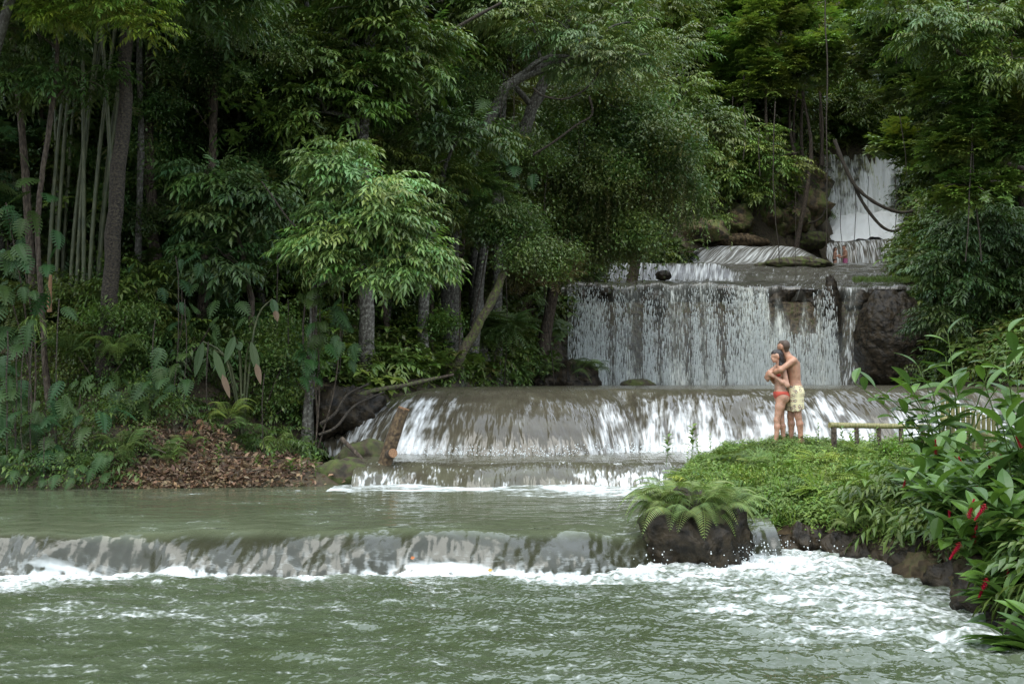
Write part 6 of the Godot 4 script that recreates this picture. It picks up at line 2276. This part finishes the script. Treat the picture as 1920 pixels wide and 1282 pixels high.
	part("hair", solid([[hd + Vector3(0, 0.048, 0) - f * 0.032, hd + Vector3(0, 0.06, 0) + f * 0.028, 0.084, 0.066], [hd + Vector3(0, 0.0, 0) - f * 0.042, hd + Vector3(0, -0.045, 0) - f * 0.05, 0.07, 0.046]], 0.009, 0.03), mats.brown_hair, man)
	face_marks(man, hd, look, 0.92)
	part("shorts", solid([[Vector3(0.0, 1.05, 0.06), Vector3(0.02, 0.9, 0.08), 0.112, 0.128], [Vector3(-0.01, 1.05, -0.06), Vector3(0.0, 0.9, -0.085), 0.112, 0.128], [Vector3(0.012, 0.9, 0.09), Vector3(0.03, 0.56, 0.10), 0.125, 0.112], [Vector3(-0.01, 0.9, -0.09), Vector3(-0.04, 0.56, -0.09), 0.125, 0.112]], 0.011, 0.03, func(p: Vector3): return maxf(p.y - 1.035, 0.605 + 0.04 * noise_b.get_noise_3d(p.x * 9.0, 0, p.z * 9.0) - p.y)), mats.print_cloth, man)

	# ---- the woman in front of him
	var w := thing("person", px, "woman in a red bikini leaning back into the man's embrace", "person", "")
	var k := 0.92
	hd = Vector3(-0.305, 1.53, 0.02)
	look = Vector3(-1.0, 0.0, 0.22)
	b = head_bones(hd, look, 0.87)
	b.append_array([
		[Vector3(-0.285, 1.47, 0.02), Vector3(-0.255, 1.37, 0.01), 0.043, 0.047],
		[Vector3(-0.25, 1.35, 0), Vector3(-0.235, 1.315, 0.13), 0.042, 0.047], [Vector3(-0.25, 1.35, 0), Vector3(-0.26, 1.315, -0.13), 0.042, 0.047],
		[Vector3(-0.245, 1.27, 0.07), Vector3(-0.25, 1.08, 0.05), 0.082, 0.075], [Vector3(-0.255, 1.27, -0.07), Vector3(-0.255, 1.08, -0.05), 0.082, 0.075],
		[Vector3(-0.315, 1.20, 0.07), Vector3(-0.325, 1.19, 0.07), 0.055, 0.05], [Vector3(-0.32, 1.20, -0.07), Vector3(-0.33, 1.19, -0.07), 0.055, 0.05],
		[Vector3(-0.25, 1.08, 0.035), Vector3(-0.25, 0.93, 0.055), 0.072, 0.085], [Vector3(-0.25, 1.08, -0.035), Vector3(-0.25, 0.93, -0.055), 0.072, 0.085],
		[Vector3(-0.23, 0.87, 0.07), Vector3(-0.205, 0.82, 0.075), 0.105, 0.105], [Vector3(-0.235, 0.87, -0.07), Vector3(-0.215, 0.82, -0.075), 0.105, 0.105],
	])
	b.append_array(legs(Vector3(-0.235, 0.82, 0.08), Vector3(-0.325, 0.43, 0.07), Vector3(-0.345, 0.065, 0.07), Vector3(-0.46, 0.03, 0.10), k, 1.05))
	b.append_array(legs(Vector3(-0.235, 0.82, -0.075), Vector3(-0.225, 0.43, -0.04), Vector3(-0.18, 0.065, -0.05), Vector3(-0.30, 0.03, -0.06), k, 1.05))
	b.append_array(arm_chain(Vector3(-0.225, 1.305, 0.165), Vector3(-0.175, 1.03, 0.23), Vector3(-0.385, 1.19, 0.155), Vector3(-0.8, 0.55, -0.5), Vector3(0.4, 0.3, -0.9), 0.86))
	b.append_array(arm_chain(Vector3(-0.26, 1.305, -0.165), Vector3(-0.25, 1.05, -0.24), Vector3(-0.41, 1.16, -0.09), Vector3(-0.6, 0.4, 0.7), Vector3(0.5, 0.3, 0.5), 0.86))
	part("body", solid(b, 0.010, 0.03), mats.skin_woman, w)
	f = look.normalized()
	part("hair", solid([[hd + Vector3(0, 0.044, 0) - f * 0.032, hd + Vector3(0, 0.05, 0) + f * 0.036, 0.084, 0.065], [hd - f * 0.055, hd - f * 0.085 + Vector3(0, -0.16, 0.03), 0.066, 0.055], [hd - f * 0.085 + Vector3(0, -0.16, 0.03), hd - f * 0.14 + Vector3(0, -0.36, 0.05), 0.06, 0.045], [hd - f * 0.14 + Vector3(0, -0.36, 0.05), hd - f * 0.15 + Vector3(0.0, -0.50, 0.05), 0.045, 0.02]], 0.009, 0.03), mats.dark_hair, w)
	var locks := MB.new()
	for i in 34:
		var a := rng.randf_range(-1.5, 1.5)
		var out := (-f * cos(a) + f.cross(Vector3.UP) * sin(a)).normalized()
		var p0 := hd + Vector3(0, 0.10, 0) + out * 0.05
		var p1 := hd + Vector3(0, 0.0, 0) + out * 0.086
		var p2 := hd - f * 0.09 + Vector3(0, -0.2, 0.03) + out * 0.055 + Vector3(rng.randfn(), 0, rng.randfn()) * 0.012
		var p3 := hd - f * 0.14 + Vector3(0, -0.38 - rng.randf() * 0.12, 0.05) + out * 0.035 + Vector3(rng.randfn(), 0, rng.randfn()) * 0.015
		tube(locks, spline([p0, p1, p2, p3], 5), 0.009, 0.003, 5, 0.0, false)
	part("hair_lock", locks.mesh(), mats.dark_hair, w)
	face_marks(w, hd, look, 0.87)
	part("bikini_top", solid([[Vector3(-0.322, 1.205, 0.07), Vector3(-0.335, 1.19, 0.07), 0.057, 0.052], [Vector3(-0.325, 1.205, -0.07), Vector3(-0.34, 1.19, -0.07), 0.057, 0.052], [Vector3(-0.30, 1.21, 0.11), Vector3(-0.19, 1.20, 0.11), 0.034, 0.03], [Vector3(-0.30, 1.24, 0.09), Vector3(-0.26, 1.36, 0.06), 0.02, 0.012]], 0.008, 0.02), mats.red_cloth, w)
	part("bikini_bottom", solid([[Vector3(-0.232, 0.875, 0.07), Vector3(-0.205, 0.815, 0.075), 0.111, 0.111], [Vector3(-0.237, 0.875, -0.07), Vector3(-0.215, 0.815, -0.075), 0.111, 0.111], [Vector3(-0.25, 0.9, 0.06), Vector3(-0.25, 0.9, -0.06), 0.095, 0.095]], 0.008, 0.03, func(p: Vector3):
		var rise := maxf(absf(p.z) - 0.03, 0.0)
		return maxf(p.y - 0.925, (0.885 - 0.75 * maxf(0.0, 0.16 - rise) * (1.0 if p.x < -0.2 else 1.1)) - p.y)), mats.red_cloth, w)

	# ---- the far couple on the upper tier, knee-deep
	var at := P(1584, 507, 69.6)
	at.y -= 0.28
	var m2 := thing("person", at, "distant bare-chested man in pink shorts standing in the upper tier", "person", "")
	hd = Vector3(0.0, 1.67, 0)
	b = head_bones(hd, Vector3(-0.8, -0.3, 0.2), 1.0)
	b.append_array([[Vector3(0.02, 1.6, 0), Vector3(0.03, 1.5, 0), 0.06, 0.066], [Vector3(0.03, 1.46, 0.0), Vector3(0.03, 1.43, 0.18), 0.08, 0.065], [Vector3(0.03, 1.46, 0.0), Vector3(0.10, 1.43, -0.18), 0.08, 0.065], [Vector3(0.04, 1.36, 0.07), Vector3(0.05, 1.05, 0.05), 0.13, 0.12], [Vector3(0.06, 1.36, -0.07), Vector3(0.05, 1.05, -0.05), 0.13, 0.12], [Vector3(0.05, 0.98, 0.07), Vector3(0.05, 0.9, -0.07), 0.13, 0.13]])
	b.append_array(legs(Vector3(0.05, 0.9, 0.09), Vector3(0.05, 0.49, 0.1), Vector3(0.06, 0.07, 0.1), Vector3(-0.07, 0.03, 0.12), 1.04))
	b.append_array(legs(Vector3(0.05, 0.9, -0.09), Vector3(0.05, 0.49, -0.1), Vector3(0.06, 0.07, -0.1), Vector3(-0.07, 0.03, -0.12), 1.04))
	b.append_array(arm_chain(Vector3(0.04, 1.43, 0.22), Vector3(0.02, 1.15, 0.29), Vector3(-0.22, 1.05, 0.16), Vector3(-1, 0.1, -0.3), Vector3(0, 0, -1), 1.0))
	b.append_array(arm_chain(Vector3(0.10, 1.43, -0.22), Vector3(0.05, 1.15, -0.28), Vector3(-0.22, 1.08, -0.14), Vector3(-1, 0.1, 0.3), Vector3(0, 0, 1), 1.0))
	part("body", solid(b, 0.017, 0.04), mats.skin_man, m2)
	part("hair", solid([[hd + Vector3(0.03, 0.06, 0), hd + Vector3(-0.03, 0.07, 0), 0.09, 0.075]], 0.014, 0.03), mats.brown_hair, m2)
	part("shorts", solid([[Vector3(0.05, 1.0, 0.06), Vector3(0.05, 0.6, 0.1), 0.14, 0.115], [Vector3(0.05, 1.0, -0.06), Vector3(0.05, 0.6, -0.1), 0.14, 0.115]], 0.016, 0.03, func(p: Vector3): return maxf(p.y - 1.0, 0.6 - p.y)), mats.pink_cloth, m2)
	at = P(1567, 507, 69.6)
	at.y -= 0.24
	var w2 := thing("person", at, "distant long-haired woman facing the man in pink shorts", "person", "")
	hd = Vector3(0.0, 1.50, 0)
	b = head_bones(hd, Vector3(0.9, 0.1, -0.2), 0.94)
	b.append_array([[Vector3(-0.01, 1.44, 0), Vector3(-0.02, 1.36, 0), 0.045, 0.05], [Vector3(-0.02, 1.34, 0.0), Vector3(-0.02, 1.3, 0.14), 0.06, 0.05], [Vector3(-0.02, 1.34, 0.0), Vector3(-0.02, 1.3, -0.14), 0.06, 0.05], [Vector3(-0.02, 1.25, 0.05), Vector3(-0.02, 1.0, 0.03), 0.1, 0.085], [Vector3(-0.02, 1.25, -0.05), Vector3(-0.02, 1.0, -0.03), 0.1, 0.085], [Vector3(-0.03, 0.88, 0.06), Vector3(-0.03, 0.84, -0.06), 0.115, 0.115]])
	b.append_array(legs(Vector3(-0.02, 0.82, 0.08), Vector3(0.0, 0.43, 0.07), Vector3(-0.02, 0.06, 0.07), Vector3(0.1, 0.03, 0.08), 0.92))
	b.append_array(legs(Vector3(-0.02, 0.82, -0.08), Vector3(0.0, 0.43, -0.07), Vector3(-0.02, 0.06, -0.07), Vector3(0.1, 0.03, -0.08), 0.92))
	b.append_array(arm_chain(Vector3(-0.02, 1.3, 0.17), Vector3(0.0, 1.05, 0.22), Vector3(0.17, 1.12, 0.12), Vector3(1, 0.3, -0.2), Vector3(0, 0, -1), 0.86))
	b.append_array(arm_chain(Vector3(-0.02, 1.3, -0.17), Vector3(0.0, 1.05, -0.22), Vector3(0.17, 1.12, -0.12), Vector3(1, 0.3, 0.2), Vector3(0, 0, 1), 0.86))
	part("body", solid(b, 0.017, 0.04), mats.skin_woman, w2)
	part("hair", solid([[hd + Vector3(-0.02, 0.05, 0), hd + Vector3(0.03, 0.06, 0), 0.09, 0.07], [hd + Vector3(-0.06, 0, 0), hd + Vector3(-0.10, -0.42, 0), 0.075, 0.04]], 0.014, 0.03), mats.brown_hair, w2)
	part("bikini_bottom", solid([[Vector3(-0.03, 0.88, 0.06), Vector3(-0.03, 0.84, -0.06), 0.12, 0.12]], 0.014, 0.03, func(p: Vector3): return maxf(p.y - 0.92, 0.78 - p.y)), mats.dark_hair, w2)
	part("bikini_top", solid([[Vector3(0.01, 1.2, 0.06), Vector3(0.01, 1.2, -0.06), 0.085, 0.085]], 0.014, 0.03, func(p: Vector3): return maxf(p.y - 1.24, 1.16 - p.y)), mats.dark_hair, w2)
